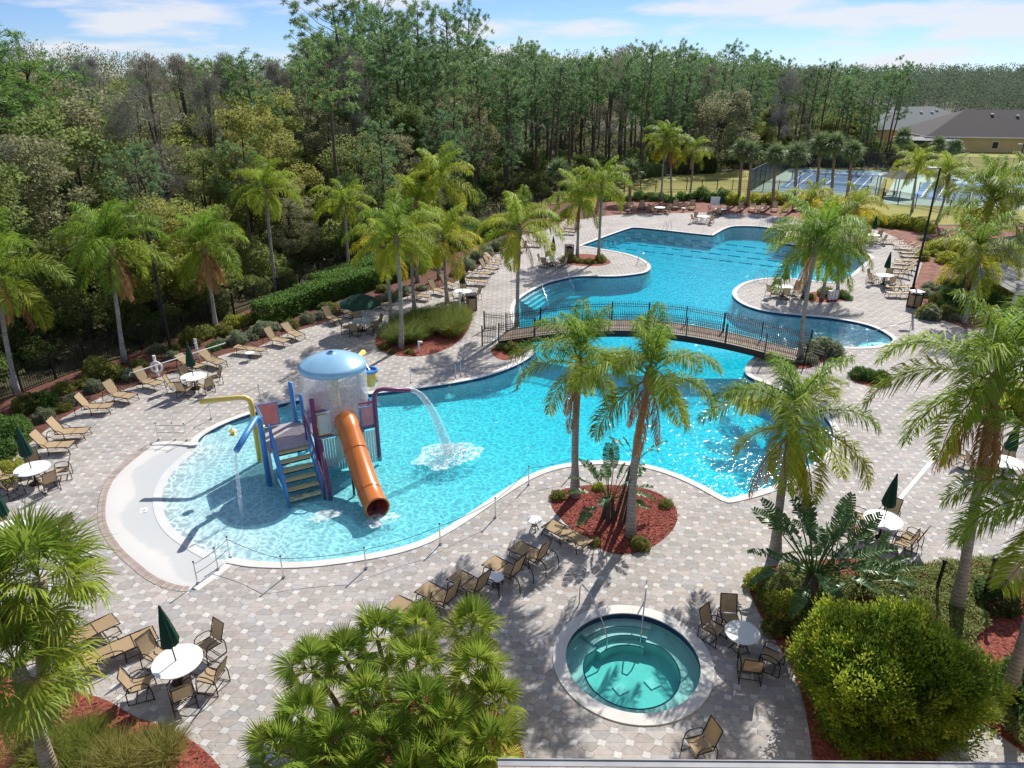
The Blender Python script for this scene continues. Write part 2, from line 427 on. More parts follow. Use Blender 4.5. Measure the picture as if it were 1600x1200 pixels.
def sdist(P, pts):
    """signed distance (outside positive) of points (n,2) to polygon P, and the nearest points"""
    P = np.asarray(P); A = P; B = np.roll(P, -1, axis=0)
    best = np.full(len(pts), 1e9); near = np.zeros((len(pts), 2)); ins = np.zeros(len(pts), dtype=bool)
    for a, b in zip(A, B):
        ab = b - a; L2 = ab @ ab
        if L2 < 1e-12: continue
        t = np.clip(((pts - a) @ ab) / L2, 0, 1)
        q = a + t[:, None] * ab
        d = np.hypot(*(pts - q).T)
        u = d < best; best[u] = d[u]; near[u] = q[u]
        c = (a[1] > pts[:, 1]) != (b[1] > pts[:, 1])
        if c.any():
            xi = a[0] + (pts[:, 1] - a[1]) * (b[0] - a[0]) / (b[1] - a[1] + 1e-15)
            ins ^= c & (pts[:, 0] < xi)
    return np.where(ins, -best, best), near
# ------------------------------------------------------------------ outlines of the place
WALL_PX = [(362,872),(400,879),(475,880),(550,871),(612,860),(649,849),(675,838),(720,812),(763,782),(792,763),(825,743),(865,728),(913,721),(961,720),(1007,725),(1052,738),(1091,755),(1127,775),(1137,780),(1137,780),(1176,771),(1215,758),(1257,736),(1287,712),(1303,692),(1303,670),(1285,645),(1245,620),(1205,602),(1175,592),(1163,583),(1166,570),(1179,557),(1200,551),(1240,545),(1275,540),(1300,542),(1337,543),(1362,542),(1387,538),(1397,532),(1392,526),(1375,515),(1350,506),(1300,497),(1265,494),(1200,488),(1167,479),(1150,469),(1143,459),(1148,450),(1162,441),(1189,435),(1215,434),(1250,436),(1290,441),(1310,441),(1325,434),(1350,412),(1361,402),(1361,402),(1355,397),(1336,394),(1300,388),(1226,381),(1211,379),(1211,379),(1225,371),(1231,365),(1215,358),(1189,354),(1162,353),(1138,354),(1114,368),(1114,368),(1075,364),(1040,360),(992,355),(982,357),(945,370),(908,384),(908,384),(940,389),(975,395),(1001,403),(1015,412),(1018,419),(1010,426),(992,429),(966,432),(940,432),(905,431),(879,436),(852,443),(831,454),(812,466),(803,478),(803,495),(815,520),(832,538),(840,549),(818,566),(790,578),(760,588),(720,597),(660,606),(620,611),(560,618),(500,621),(445,629),(412,640),(355,659),(312,682),(306,696)]
BEACH_PX = [(306,696),(270,694),(236,696),(211,717),(187,737),(170,762),(164,795),(167,822),(190,857),(217,880),(237,897),(265,911),(300,918),(330,897),(362,872)]
WALL = chaikin(GP(WALL_PX), 2, False)
BEACH = chaikin(GP(BEACH_PX), 2, False)
POOL = WALL + BEACH[1:-1]
POOL_OUT = offset(POOL, 0.30)
SPA_C = G(988, 1031); SPA_R = 1.62; SPA_K = 1.2
def circle(c, r, n=72): return [(c[0] + r * math.cos(2 * math.pi * i / n), c[1] + r * math.sin(2 * math.pi * i / n)) for i in range(n)]
SPA_OUT = circle(SPA_C, 1.92 * SPA_K)

EDGE_L = GP([(-120,800),(0,736),(40,698),(73,671),(98,653),(157,621),(206,605),(248,590),(352,553),(408,540),(440,524),(502,506),(560,483),(610,472),(640,462),(703,445),(729,431),(775,396),(792,387),(815,368),(852,360),(879,346),(912,342),(947,337)])
EDGE_B = GP([(1000,334),(1100,332),(1180,335),(1230,340),(1300,348),(1377,361)])
EDGE_R = GP([(1398,370),(1412,379),(1435,389),(1443,405),(1433,435),(1426,457),(1440,478),(1452,491),(1475,501)])
DECK = ccw(EDGE_L + EDGE_B + EDGE_R + [G(1510,514)[:2], (41.0, 47.0), (58.0, 43.0), (58.0, 5.0), (-36.0, 5.0), (-36.0, 24.0)])
FENCE = GP([(-160,680),(35,613),(136,573),(222,547),(290,523),(400,478),(500,437),(610,400),(725,362),(800,340),(860,319),(950,304),(1000,299),(1120,297),(1240,299),(1330,304),(1430,322),(1510,338)])

BED_PX = {
 'island': [(858,790),(866,772),(885,762),(930,757),(1000,760),(1040,775),(1060,797),(1057,822),(1035,845),(1005,862),(970,868),(940,860),(905,835),(880,815)],
 'grass_island': [(585,540),(590,520),(620,500),(660,488),(710,480),(738,490),(735,510),(722,530),(695,548),(655,558),(620,556),(597,550)],
 'peninsula_west': [(878,407),(895,397),(925,397),(945,402),(957,410),(945,415),(915,416),(890,414)],
 'peninsula_east': [(1248,463),(1270,455),(1310,457),(1330,466),(1315,471),(1280,473),(1258,471)],
 'bridge_west': [(766,546),(775,538),(800,538),(826,546),(808,559),(790,564),(772,558)],
 'bridge_east': [(1240,566),(1262,552),(1290,549),(1312,549),(1302,558),(1285,567),(1262,576),(1246,577)],
 'shrub_oval': [(1330,578),(1360,575),(1382,588),(1380,605),(1350,603),(1325,592)],
 'front_left': [(-160,1010),(0,1042),(60,1060),(140,1085),(172,1096),(205,1118),(240,1130),(275,1142),(312,1165),(342,1195),(365,1235),(370,1300),(-160,1300)],
 'palmetto': [(500,1150),(560,1105),(640,1085),(720,1085),(775,1105),(808,1150),(823,1190),(818,1260),(490,1260)],
 'front_right': [(1163,905),(1185,888),(1240,880),(1330,870),(1420,884),(1470,880),(1540,872),(1640,868),(1760,900),(1740,1230),(1660,1210),(1600,1178),(1540,1130),(1500,1122),(1472,1172),(1440,1230),(1275,1230),(1262,1120),(1240,1045),(1210,1000),(1186,960)],
 'right_mid': [(1508,606),(1540,592),(1640,600),(1720,650),(1690,690),(1600,668),(1555,650),(1518,630)],
}
BEDS = {k: ccw(chaikin(GP(v), 2)) for k, v in BED_PX.items()}

# ------------------------------------------------------------------ ground sheets
sheet('ground', [(-1500, -80), (2500, -80), (2500, 4200), (-1500, 4200)], [DECK], -0.03, 'ground')
LAWN = GP([(828,322),(870,303),(1000,279),(1140,268),(1250,262),(1400,262),(1440,237),(1900,237),(1900,345),(1380,352),(1240,318),(1100,312),(1000,315),(900,323)])
sheet('lawn', LAWN, [], -0.024, 'lawn')
sheet('deck_bedding', DECK, [POOL_OUT, SPA_OUT], -0.014, 'sand_joint')
for k, P in BEDS.items():
    o = sheet('mulch_bed', P, [], 0.014, 'mulch')
left_strip = EDGE_L + [G(948, 305)[:2]] + [f for f in FENCE[:11]][::-1]
sheet('mulch_bed', ccw([tuple(p) for p in left_strip]), [], -0.012, 'mulch_dark')
sheet('mulch_bed', ccw([EDGE_L[-1]] + EDGE_B + GP([(1376,345),(1300,322),(1240,312),(1100,307),(1000,309),(948,313)])), [], -0.010, 'mulch_pale')
sheet('mulch_bed', ccw([EDGE_B[-1]] + EDGE_R + [G(1510,514)[:2], (41.0, 47.0), (58.0, 43.0), (62, 79), G(1460,352)[:2]]), [], -0.011, 'mulch_pale')
# loose bark chips on the beds close by (too many to count)
def chips(P, n, size, zlo=.022):
    P_ = np.asarray(P); lo, hi = P_.min(0), P_.max(0)
    pts = RNG.uniform(lo, hi, (n * 3, 2)); d, _ = sdist(P, pts); pts = pts[d < -0.03][:n]
    k = len(pts); a = RNG.uniform(0, 6.28, k); L = RNG.uniform(.5, 1.3, k) * size; w = L * .32
    u = np.stack([np.cos(a), np.sin(a)], 1); v = np.stack([-u[:, 1], u[:, 0]], 1)
    t1, t2 = RNG.uniform(-.018, .018, (2, k))
    z = RNG.uniform(zlo, zlo + .023, k)
    V = np.zeros((k, 4, 3))
    for j, (s1, s2) in enumerate(((-1, -1), (1, -1), (1, 1), (-1, 1))):
        V[:, j, :2] = pts + u * (s1 * L / 2)[:, None] + v * (s2 * w / 2)[:, None]; V[:, j, 2] = z + s1 * t1 + s2 * t2 * .5
    return V.reshape(-1, 3)
CH = np.concatenate([chips(BEDS['island'], 5200, .075), chips(BEDS['front_left'], 5000, .07), chips(BEDS['front_right'], 6500, .075), chips(BEDS['palmetto'], 1500, .07), chips(BEDS['grass_island'], 2500, .09)])
for kk in ('island', 'front_left', 'front_right', 'grass_island', 'palmetto'):
    PO = offset(BEDS[kk], .35); cc_ = chips(PO, 900, .06, .006).reshape(-1, 4, 3); dd_, _ = sdist(BEDS[kk], cc_.mean(1)[:, :2]); CH = np.concatenate([CH, cc_[(dd_ > 0) & (RNG.random(len(cc_)) < np.exp(-np.maximum(dd_, 0) / .09))].reshape(-1, 3)])
o = inst('bark_chips', np_mesh('bark_chips', CH, np.arange(len(CH)).reshape(-1, 4), 'chip'))
tag(o, 'loose red bark chips lying on the mulch beds', 'bark chips', kind='stuff')

# ------------------------------------------------------------------ pavers
def paver_mats():
    for nm, src in (('paver', 'attr'), ('paver_piece', 'obj')):
        m = bpy.data.materials.new(nm); m.use_nodes = True
        n, l = m.node_tree.nodes, m.node_tree.links; b = n['Principled BSDF']
        b.inputs['Roughness'].default_value = 0.85; b.inputs['Specular IOR Level'].default_value = 0.3
        if src == 'attr':
            a = n.new('ShaderNodeAttribute'); a.attribute_name = 'tint'; c = a.outputs['Color']
        else:
            a = n.new('ShaderNodeObjectInfo'); c = a.outputs['Color']
        g = n.new('ShaderNodeNewGeometry')
        nz = n.new('ShaderNodeTexNoise'); nz.inputs['Scale'].default_value = 7; nz.inputs['Detail'].default_value = 6
        nw = n.new('ShaderNodeTexNoise'); nw.inputs['Scale'].default_value = 0.35; nw.inputs['Detail'].default_value = 3
        l.new(g.outputs['Position'], nz.inputs['Vector']); l.new(g.outputs['Position'], nw.inputs['Vector'])
        ad = n.new('ShaderNodeMath'); ad.operation = 'ADD'; l.new(nz.outputs['Fac'], ad.inputs[0]); l.new(nw.outputs['Fac'], ad.inputs[1])
        mr = n.new('ShaderNodeMapRange'); mr.inputs['From Min'].default_value = .6; mr.inputs['From Max'].default_value = 1.4; mr.inputs['To Min'].default_value = .74; mr.inputs['To Max'].default_value = 1.2
        l.new(ad.outputs[0], mr.inputs['Value'])
        hs = n.new('ShaderNodeHueSaturation'); l.new(c, hs.inputs['Color']); l.new(mr.outputs[0], hs.inputs['Value'])
        l.new(hs.outputs[0], b.inputs['Base Color'])
        bp = n.new('ShaderNodeBump'); bp.inputs['Strength'].default_value = .25; bp.inputs['Distance'].default_value = .01
        n3 = n.new('ShaderNodeTexNoise'); n3.inputs['Scale'].default_value = 40; l.new(g.outputs['Position'], n3.inputs['Vector'])
        l.new(n3.outputs['Fac'], bp.inputs['Height']); l.new(bp.outputs[0], b.inputs['Normal'])
        MATS[nm] = m
paver_mats()
PW = 0.30
def paver_tint(kind):
    if kind == 0:
        v = random.uniform(.50, .60); return (v, v * .975, v * .935)
    r = random.random(); v = random.uniform(.34, .45)
    if r < .45: return (v * 1.06, v * .95, v * .87)
    if r < .8: return (v * 1.04, v * .965, v * .90)
    return (v * .98, v * .94, v * .91)
sq_a = R(27); sq_r = .135
SQ = [(sq_r * math.cos(sq_a + math.pi / 2 * i) * 1.12, sq_r * math.sin(sq_a + math.pi / 2 * i)) for i in range(4)]
def shrink(P, g=.005):
    cx = sum(p[0] for p in P) / len(P); cy = sum(p[1] for p in P) / len(P)
    out = []
    for x, y in P:
        L = math.hypot(x - cx, y - cy) or 1
        out.append((cx + (x - cx) * (1 - g / L), cy + (y - cy) * (1 - g / L)))
    return out
# a stone between three squares: the triangle with its corners taken by the squares
def tri_piece(up):
    s = 1 if up else -1
    nodes = [(0, 0), (.72, 0), (.36, .36 * s)]
    if not up: nodes = [nodes[0], nodes[2], nodes[1]]
    poly = []
    for i in range(3):
        a = nodes[i]; prv = nodes[i - 1]; nxt = nodes[(i + 1) % 3]
        def exitp(a, b):
            d = Vector((b[0] - a[0], b[1] - a[1])).normalized()
            t_best = 9
            for k in range(4):
                p, q = Vector(SQ[k]), Vector(SQ[(k + 1) % 4]); e = q - p
                den = d.x * e.y - d.y * e.x
                if abs(den) < 1e-9: continue
                t = (p.x * e.y - p.y * e.x) / den; u = (p.x * d.y - p.y * d.x) / den
                if t > 0 and 0 <= u <= 1: t_best = min(t_best, t)
            return (a[0] + d.x * t_best, a[1] + d.y * t_best)
        ep = exitp(a, prv); en = exitp(a, nxt)
        dp = math.atan2(ep[1] - a[1], ep[0] - a[0]); dn = math.atan2(en[1] - a[1], en[0] - a[0])
        mid = []
        for c in SQ:                      # a square's corner that pokes into this triangle
            ca = math.atan2(c[1], c[0])
            w = (dp - dn) % (2 * math.pi); cc = (ca - dn) % (2 * math.pi)
            if 0.02 < cc < w - 0.02: mid.append((cc, (a[0] + c[0], a[1] + c[1])))
        mid.sort(reverse=True)
        poly += [ep] + [m_[1] for m_ in mid] + [en]
    return poly
PIECES = [shrink(SQ), shrink(tri_piece(True)), shrink(tri_piece(False))]
cents = [np.mean(np.array(p), 0) for p in PIECES]
xs = np.arange(-33, 53, .72); ys = np.arange(9.5, 101, .36)
nodes = np.array([(x + (.36 if j % 2 else 0), y) for j, y in enumerate(ys) for x in xs])
nodes = nodes[np.abs(nodes[:, 0]) < nodes[:, 1] * .84 + 2.5]
dd, _ = sdist(DECK, nodes); nodes = nodes[dd < .6]
OBST = [(POOL, .30, True), (SPA_OUT, 0.0, True), (DECK, 0.0, False)] + [(p, 0.0, True) for p in BEDS.values()]
def clip_half(P, q, n, off):
    out = []
    dv = [(p[0] - q[0]) * n[0] + (p[1] - q[1]) * n[1] - off for p in P]
    for i in range(len(P)):
        a, b, da, db = P[i], P[(i + 1) % len(P)], dv[i], dv[(i + 1) % len(P)]
        if da >= 0: out.append(a)
        if (da >= 0) != (db >= 0):
            t = da / (da - db); out.append((a[0] + (b[0] - a[0]) * t, a[1] + (b[1] - a[1]) * t))
    return out
solid_V, solid_F, solid_C = [], [], []
singles = []
for kind in range(3):
    C = nodes + cents[kind]
    keep = np.ones(len(C), bool); clips = {}
    for P, off, outside in OBST:
        d, near = sdist(P, C)
        if not outside: d = -d
        d = d - off
        keep &= d > -.27
        for i in np.nonzero(keep & (d < .42))[0]:
            v = C[i] - near[i]; L = math.hypot(*v)
            if L < 1e-6: continue
            raw = d[i] + off
            n = v / L * (1 if raw >= 0 else -1)
            clips.setdefault(i, []).append((near[i], n, off))
    for i in np.nonzero(keep)[0]:
        nx, ny = nodes[i]
        poly = [(x + nx, y + ny) for x, y in PIECES[kind]]
        if i in clips:
            for q, n, off in clips[i]:
                poly = clip_half(poly, q, n, off)
                if len(poly) < 3: break
            if len(poly) < 3: continue
        elif ny < 31:
            singles.append((ny + abs(nx) * .15, kind, nx, ny)); continue
        solid_V.append(poly); solid_C.append((kind, ny < 29))
singles.sort()
quota = {0: 75, 1: 113, 2: 112}; chosen = []
for s in singles:
    r = sum(((s[2] - p) ** 2 + (s[3] - q) ** 2) < 3.1 ** 2 for p, q in [(-3.6, 14.4)])
    if quota[s[1]] > 0 and 14.4 < s[3] < 24 and -7.8 < s[2] < 8.4 and not r:
        quota[s[1]] -= 1; chosen.append(s)
    else: solid_V.append([(x + s[2], y + s[3]) for x, y in PIECES[s[1]]]); solid_C.append((s[1], True))
pave = thing('paving', (0, 0, 0)); pave['kind'] = 'structure'
Vs, Fs, Cs = [], [], []
for poly, (kind, near) in zip(solid_V, solid_C):
    k = len(poly); o = len(Vs); c = paver_tint(kind); zj = random.uniform(-.002, .002)
    Vs += [(x, y, zj) for x, y in poly]; Fs.append(tuple(range(o, o + k))); Cs += [c] * k
    if near:
        Vs += [(x, y, -.013) for x, y in poly]; Cs += [c] * k
        for i in range(k): Fs.append((o + i, o + k + i, o + k + (i + 1) % k, o + (i + 1) % k))
me = bpy.data.meshes.new('pavers'); me.from_pydata(Vs, [], Fs); me.materials.append(MATS['paver'])
at = me.attributes.new('tint', 'FLOAT_COLOR', 'POINT')
at.data.foreach_set('color', np.concatenate([np.asarray(Cs, np.float32), np.ones((len(Cs), 1), np.float32)], 1).ravel())
o = inst('pavers', me, pave); o['kind'] = 'stuff'
pm = []
for kind in range(3):
    P = PIECES[kind]; k = len(P)
    pm.append(MB().add([(x, y, 0) for x, y in P] + [(x, y, -.013) for x, y in P], [tuple(range(k))] + [(i, k + i, k + (i + 1) % k, (i + 1) % k) for i in range(k)]).mesh('paver', 'paver_piece'))
for _, kind, nx, ny in chosen:
    inst('paver', pm[kind], pave, (nx, ny, random.uniform(-.002, .002)), color=paver_tint(kind))

# ------------------------------------------------------------------ main pool
WATER_Z = -0.10
def strip(A, B, za, zb, closed=False):
    k = len(A); V = [(x, y, za) for x, y in A] + [(x, y, zb) for x, y in B]
    return V, [(i, (i + 1) % k, k + (i + 1) % k, k + i) for i in range(k if closed else k - 1)]
def band(name, P, d0, d1, ztop, zin, zout, m, closed):
    b = MB(); I, O = offset(P, d0, closed), offset(P, d1, closed)
    b.add(*strip(I, O, ztop, ztop, closed)); b.add(*strip(I, I, zin, ztop, closed)); b.add(*strip(O, O, ztop, zout, closed))
    return b.obj(name, m)
tag(band('pool_coping', WALL, -0.02, 0.305, 0.03, 0.0, -0.02, 'concrete', False), kind='structure')
b = MB(); b.add(*strip(WALL, WALL, -0.19, 0.0)); tag(b.obj('waterline_tiles', 'navy'), kind='structure')
b = MB(); b.add(*strip(offset(WALL, -.004, False), offset(WALL, -.004, False), -1.9, -0.19)); tag(b.obj('pool_wall', 'plaster'), kind='structure')
TRIM = chaikin(GP([(298,703),(262,733),(244,768),(247,800),(263,827),(298,852),(324,866)]), 2, False)
def line_d(L, pts):
    best = np.full(len(pts), 1e9); L = np.asarray(L)
    for a, c in zip(L[:-1], L[1:]):
        ab = c - a; t = np.clip(((pts - a) @ ab) / max(ab @ ab, 1e-9), 0, 1)
        best = np.minimum(best, np.hypot(*(pts - a - t[:, None] * ab).T))
    return best
BEACH_POLY = BEACH + TRIM[::-1] if math.dist(BEACH[-1], TRIM[-1]) < math.dist(BEACH[-1], TRIM[0]) else BEACH + TRIM
def beach_d(pts):
    """0 at the dry rim, 2.2 at the pale trim, growing into the pool"""
    db, dt = line_d(BEACH[8:-8], pts), line_d(TRIM, pts); s_, _ = sdist(BEACH_POLY, pts); si, _ = sdist(POOL, pts)
    return np.where((s_ < 0) | (si > 0), 2.2 * db / (db + dt + 1e-6), 2.2 + dt)
def floor_z(pts):
    d = beach_d(pts)
    return np.where(d < 2.2, -.046 * d, np.maximum(-.1012 - .052 * (d - 2.2), -1.3))
P_ = np.array(POOL); lo, hi = P_.min(0) - .5, P_.max(0) + .5
step = .3
gx, gy = np.arange(lo[0], hi[0], step), np.arange(lo[1], hi[1], step)
XX, YY = np.meshgrid(gx, gy); pts = np.stack([XX.ravel(), YY.ravel()], 1)
dist, _ = sdist(POOL, pts)
zz = floor_z(pts)
zz = np.where(dist > 0, np.minimum(zz, -.02) - .02 * (dist > .05), zz)
inside = (dist < .42).reshape(XX.shape)
nxg = len(gx)
F = []
for j in range(len(gy) - 1):
    row = inside[j, :-1] & inside[j, 1:] & inside[j + 1, :-1] & inside[j + 1, 1:]
    for i in np.nonzero(row)[0]:
        F.append((j * nxg + i, j * nxg + i + 1, (j + 1) * nxg + i + 1, (j + 1) * nxg + i))
me = np_mesh('pool_floor', np.concatenate([pts, zz[:, None]], 1), F, 'plaster', smooth=True)
wet = beach_d(pts) + RNG.normal(0, .05, len(pts)) + .35 * np.sin(pts[:, 1] * 1.7) + .2 * np.sin(pts[:, 0] * 2.9 + pts[:, 1])
at = me.attributes.new('damp', 'FLOAT', 'POINT'); at.data.foreach_set('value', wet.astype(np.float32))
m = MATS['plaster'].copy(); MATS['pool_floor'] = m; me.materials.clear(); me.materials.append(m)
n, l = m.node_tree.nodes, m.node_tree.links
pb = n['Principled BSDF']; src = pb.inputs['Base Color'].links[0].from_socket
a = n.new('ShaderNodeAttribute'); a.attribute_name = 'damp'
rp = n.new('ShaderNodeValToRGB'); rp.color_ramp.elements[0].position = .0; rp.color_ramp.elements[0].color = (.62, .61, .59, 1)
rp.color_ramp.elements[1].position = 1.0; rp.color_ramp.elements[1].color = (.46, .52, .54, 1)
e = rp.color_ramp.elements.new(.15); e.color = (.60, .59, .57, 1)
e = rp.color_ramp.elements.new(.20); e.color = (.50, .51, .51, 1)
e = rp.color_ramp.elements.new(.55); e.color = (.47, .50, .51, 1)
dv = n.new('ShaderNodeMath'); dv.operation = 'DIVIDE'; dv.inputs[1].default_value = 4.0
l.new(a.outputs['Fac'], dv.inputs[0]); l.new(dv.outputs[0], rp.inputs[0])
mx = n.new('ShaderNodeMix'); mx.data_type = 'RGBA'
gt = n.new('ShaderNodeMapRange'); gt.inputs['From Min'].default_value = 2.2; gt.inputs['From Max'].default_value = 4.5
l.new(a.outputs['Fac'], gt.inputs['Value']); l.new(gt.outputs[0], mx.inputs['Factor']); l.new(rp.outputs[0], mx.inputs['A']); l.new(src, mx.inputs['B'])
l.new(mx.outputs['Result'], pb.inputs['Base Color'])
tag(inst('pool_floor', me), kind='structure')
# pale trim where the water begins
I, O = offset(TRIM, .17, False), offset(TRIM, -.17, False)
zi, zo = floor_z(np.array(I)), floor_z(np.array(O)); k = len(I)
b = MB().add([(x, y, z + .012) for (x, y), z in zip(I, zi)] + [(x, y, z + .012) for (x, y), z in zip(O, zo)], [(i, k + i, k + i + 1, i + 1) for i in range(k - 1)])
MATS['trim'] = mat('trim', (.56, .57, .56), (.62, .63, .62), 2, .8); tag(b.obj('beach_trim', 'trim'), kind='structure')
for seg in (GP([(306,696),(270,694),(236,696)]), GP([(300,918),(330,897),(362,872)])):
    b = MB(); b.add(*strip(seg, seg, -.6, .0)); b.add(*strip(offset(seg, 0, False), offset(seg, .31, False), .004, .004)); tag(b.obj('beach_step', 'concrete'), kind='structure')
# brick border round the beach
bb = MB().box((0, 0, 0), (.105, .27, .05)).mesh('brick', 'brick')
border = thing('beach_border', (0, 0, 0)); border['kind'] = 'structure'
Bl = BEACH[10:-10]; acc = 0.0
for i in range(len(Bl) - 1):
    a, c = Vector(Bl[i]), Vector(Bl[i + 1]); L = (c - a).length; d = (c - a) / L
    while acc < L:
        p = a + d * acc; nrm = Vector((d.y, -d.x))
        q = p + nrm * .145
        inst('brick', bb, border, (q.x, q.y, -.022 + random.uniform(-.002, .002)), (0, 0, math.atan2(d.y, d.x)))
        acc += .112
    acc -= L
# water body: level sheet with a closed volume under it
WO = offset(POOL, .06)
b = MB(); k = len(WO)
polys = [[Vector((x, y, 0)) for x, y in WO]]
T = tessellate_polygon(polys)
top = [t if (polys[0][t[1]] - polys[0][t[0]]).cross(polys[0][t[2]] - polys[0][t[0]]).z > 0 else (t[0], t[2], t[1]) for t in T]
b.add([(x, y, WATER_Z) for x, y in WO] + [(x, y, -2.4) for x, y in WO],
      [tuple(t) for t in top] + [tuple(k + i for i in t[::-1]) for t in top] + [(i, k + i, k + (i + 1) % k, (i + 1) % k) for i in range(k)])
tag(b.obj('pool_water', 'pool_water'), kind='structure')
# floating lane ropes in the lap pool
LA, LB, LC, LD = (G(*p) for p in ((908, 384), (982, 357), (1325, 434), (1361, 402)))
dark = MB().tube([(0, 0, 0), (1, 0, 0)], .04, 6).mesh('float', 'float_blue'); lite = MB().tube([(0, 0, 0), (1, 0, 0)], .045, 6).mesh('float', 'white_paint')
for i, t in enumerate((.12, .36, .60, .84)):
    a, c = LA.lerp(LB, t), LC.lerp(LD, t); a, c = a.lerp(c, .02), a.lerp(c, .97)
    v = c - a; L = v.length
    r = thing('lane_rope', (a.x, a.y, WATER_Z), math.atan2(v.y, v.x), 'floating lane rope of navy and white floats across the lap pool', 'lane rope', 'lane ropes in the lap pool')
    x = 0
    while x < L - 1.6:
        inst('float', dark, r, (x, 0, .01), scale=(1.15, 1, 1)); inst('float', lite, r, (x + 1.17, 0, .01), scale=(.62, .6, .6)); x += 1.82
# broad entry steps at the west end of the upper pool
for base_px, n_, inw in (((806, 474), 4, None),):
    seg = [Vector(p) for p in GP([(879,436),(852,443),(831,454),(812,466)])]
    for s in range(4):
        I = offset([tuple(p) for p in seg], -.35 * (s), False); O = offset([tuple(p) for p in seg], -.35 * (s + 1), False)
        z = -.22 - .17 * s
        b = MB(); b.add(*strip(I, O, z, z)); b.add(*strip(O, O, z, z - .3)); b.f = [tuple(reversed(f)) for f in b.f]
        tag(b.obj('pool_step', 'plaster'), kind='structure')
        e = offset([tuple(p) for p in seg], -.35 * (s + 1) + .03, False)
        b = MB(); b.add(*strip(offset([tuple(p) for p in seg], -.35 * (s + 1) + .06, False), O, z + .005, z + .005)); b.f = [tuple(reversed(f)) for f in b.f]
        tag(b.obj('step_edge', 'navy'), kind='structure')
ce = G(1382, 534)
for s in range(3):
    b = MB(); b.lathe([(.55 + .38 * s, -.9), (.55 + .38 * s, -.24 - .17 * s), (0.0, -.24 - .17 * s)], 28)
    tag(b.obj('pool_step', 'plaster', None, (ce.x - .1, ce.y + .1, 0)), kind='structure')

# ------------------------------------------------------------------ spa
sc = SPA_C
C0 = circle((0, 0), SPA_R); b = MB()
I, O = circle((0, 0), SPA_R - .015), circle((0, 0), 1.92)
b.add(*strip(I, O, .03, .03, True)); b.add(*strip(I, I, 0.0, .03, True)); b.add(*strip(O, O, .03, -.02, True))
spa = thing('spa', (sc.x, sc.y, 0)); spa['kind'] = 'structure'; spa.scale = (SPA_K,) * 3
b.obj('coping', 'concrete', spa)
b = MB(); b.add(*strip(C0, C0, -.17, 0.0, True)); b.obj('tile_band', 'navy', spa)
b = MB(); b.add(*strip(C0, C0, -.8, -.17, True)); b.obj('basin_wall', 'spa_plaster', spa)
b = MB(); b.lathe([(SPA_R, -.66), (0.0, -.66)], 48, cap=False); b.obj('basin_floor', 'spa_plaster', spa)
# bench ring with an opening, and the three curved steps at the far side
def ring_seat(r0f, a0, a1, z, n=60):
    b = MB(); A = []; B = []
    for i in range(n + 1):
        a = a0 + (a1 - a0) * i / n; A.append((SPA_R * math.cos(a), SPA_R * math.sin(a))); r = r0f(i / n); B.append((r * math.cos(a), r * math.sin(a)))
    b.add(*strip(B, A, z, z)); b.add(*strip(B, B, -.75, z)); return b, B
b, edge = ring_seat(lambda t: 1.16 - .10 * math.exp(-((t - .03) / .04) ** 2) - .10 * math.exp(-((t - .97) / .04) ** 2), R(110 - 360 + 22), R(70), -.34)
b.obj('bench', 'spa_plaster', spa)
MB().tube([(x, y, -.335) for x, y in edge], .016, 5).obj('bench_edge', 'navy', spa)
for s, (r, z) in enumerate(((1.36, -.19), (1.14, -.29), (.92, -.41))):
    a0, a1 = R(62), R(136)
    A = [(SPA_R * math.cos(a0 + (a1 - a0) * i / 20), SPA_R * math.sin(a0 + (a1 - a0) * i / 20)) for i in range(21)]
    B = [(r * math.cos(a0 + (a1 - a0) * i / 20), r * math.sin(a0 + (a1 - a0) * i / 20)) for i in range(21)]
    b = MB(); b.add(*strip(B, A, z, z)); b.add(*strip(B, B, -.75, z)); b.add([(*B[0], z), (*A[0], z), (*A[0], -.75), (*B[0], -.75)], [(0, 1, 2, 3)]); b.add([(*B[-1], z), (*A[-1], z), (*A[-1], -.75), (*B[-1], -.75)], [(0, 1, 2, 3)])
    b.obj('step', 'spa_plaster', spa)
    MB().tube([(x, y, z + .004) for x, y in B], .016, 5).obj('step_edge', 'navy', spa)
for x, y in ((-.28, -.28), (.52, -.1)):
    MB().box((x, y, -.645), (.3, .3, .03), rz=.5).obj('floor_grate', 'concrete', spa)
b = MB(); Cw = circle((0, 0), SPA_R + .03); k = len(Cw)
b.add([(x, y, -.11) for x, y in Cw] + [(x, y, -.9) for x, y in Cw], [tuple(range(k)), tuple(range(2 * k - 1, k - 1, -1))] + [(i, k + i, k + (i + 1) % k, (i + 1) % k) for i in range(k)])
b.obj('spa_water', 'spa_water', spa)
def hand_rail(pts, label, group, r=.022):
    o = thing('hand_rail', (pts[0].x, pts[0].y, 0), 0, label, 'hand rail', group)
    P = [Vector(p) - Vector((pts[0].x, pts[0].y, 0)) for p in pts]
    MB().tube(P, r, 8).obj('tube', 'steel', o, smooth=True); return o
for s, (pa, pb_) in enumerate((((905, 944), (948, 1012)), ((1008, 938), (1000, 1010)))):
    a, c = G(*pa), G(*pb_, -.5); d = (c - a); d.z = 0; d.normalize()
    hand_rail([a, a + Vector((0, 0, .7)), a + d * .12 + Vector((0, 0, .86)), a + d * .6 + Vector((0, 0, .82)), c + Vector((0, 0, .75)) - d * .25, c + Vector((0, 0, .35)), c + Vector((0, 0, -.25))], 'bent steel hand rail leading into the round spa', 'rails of the spa')

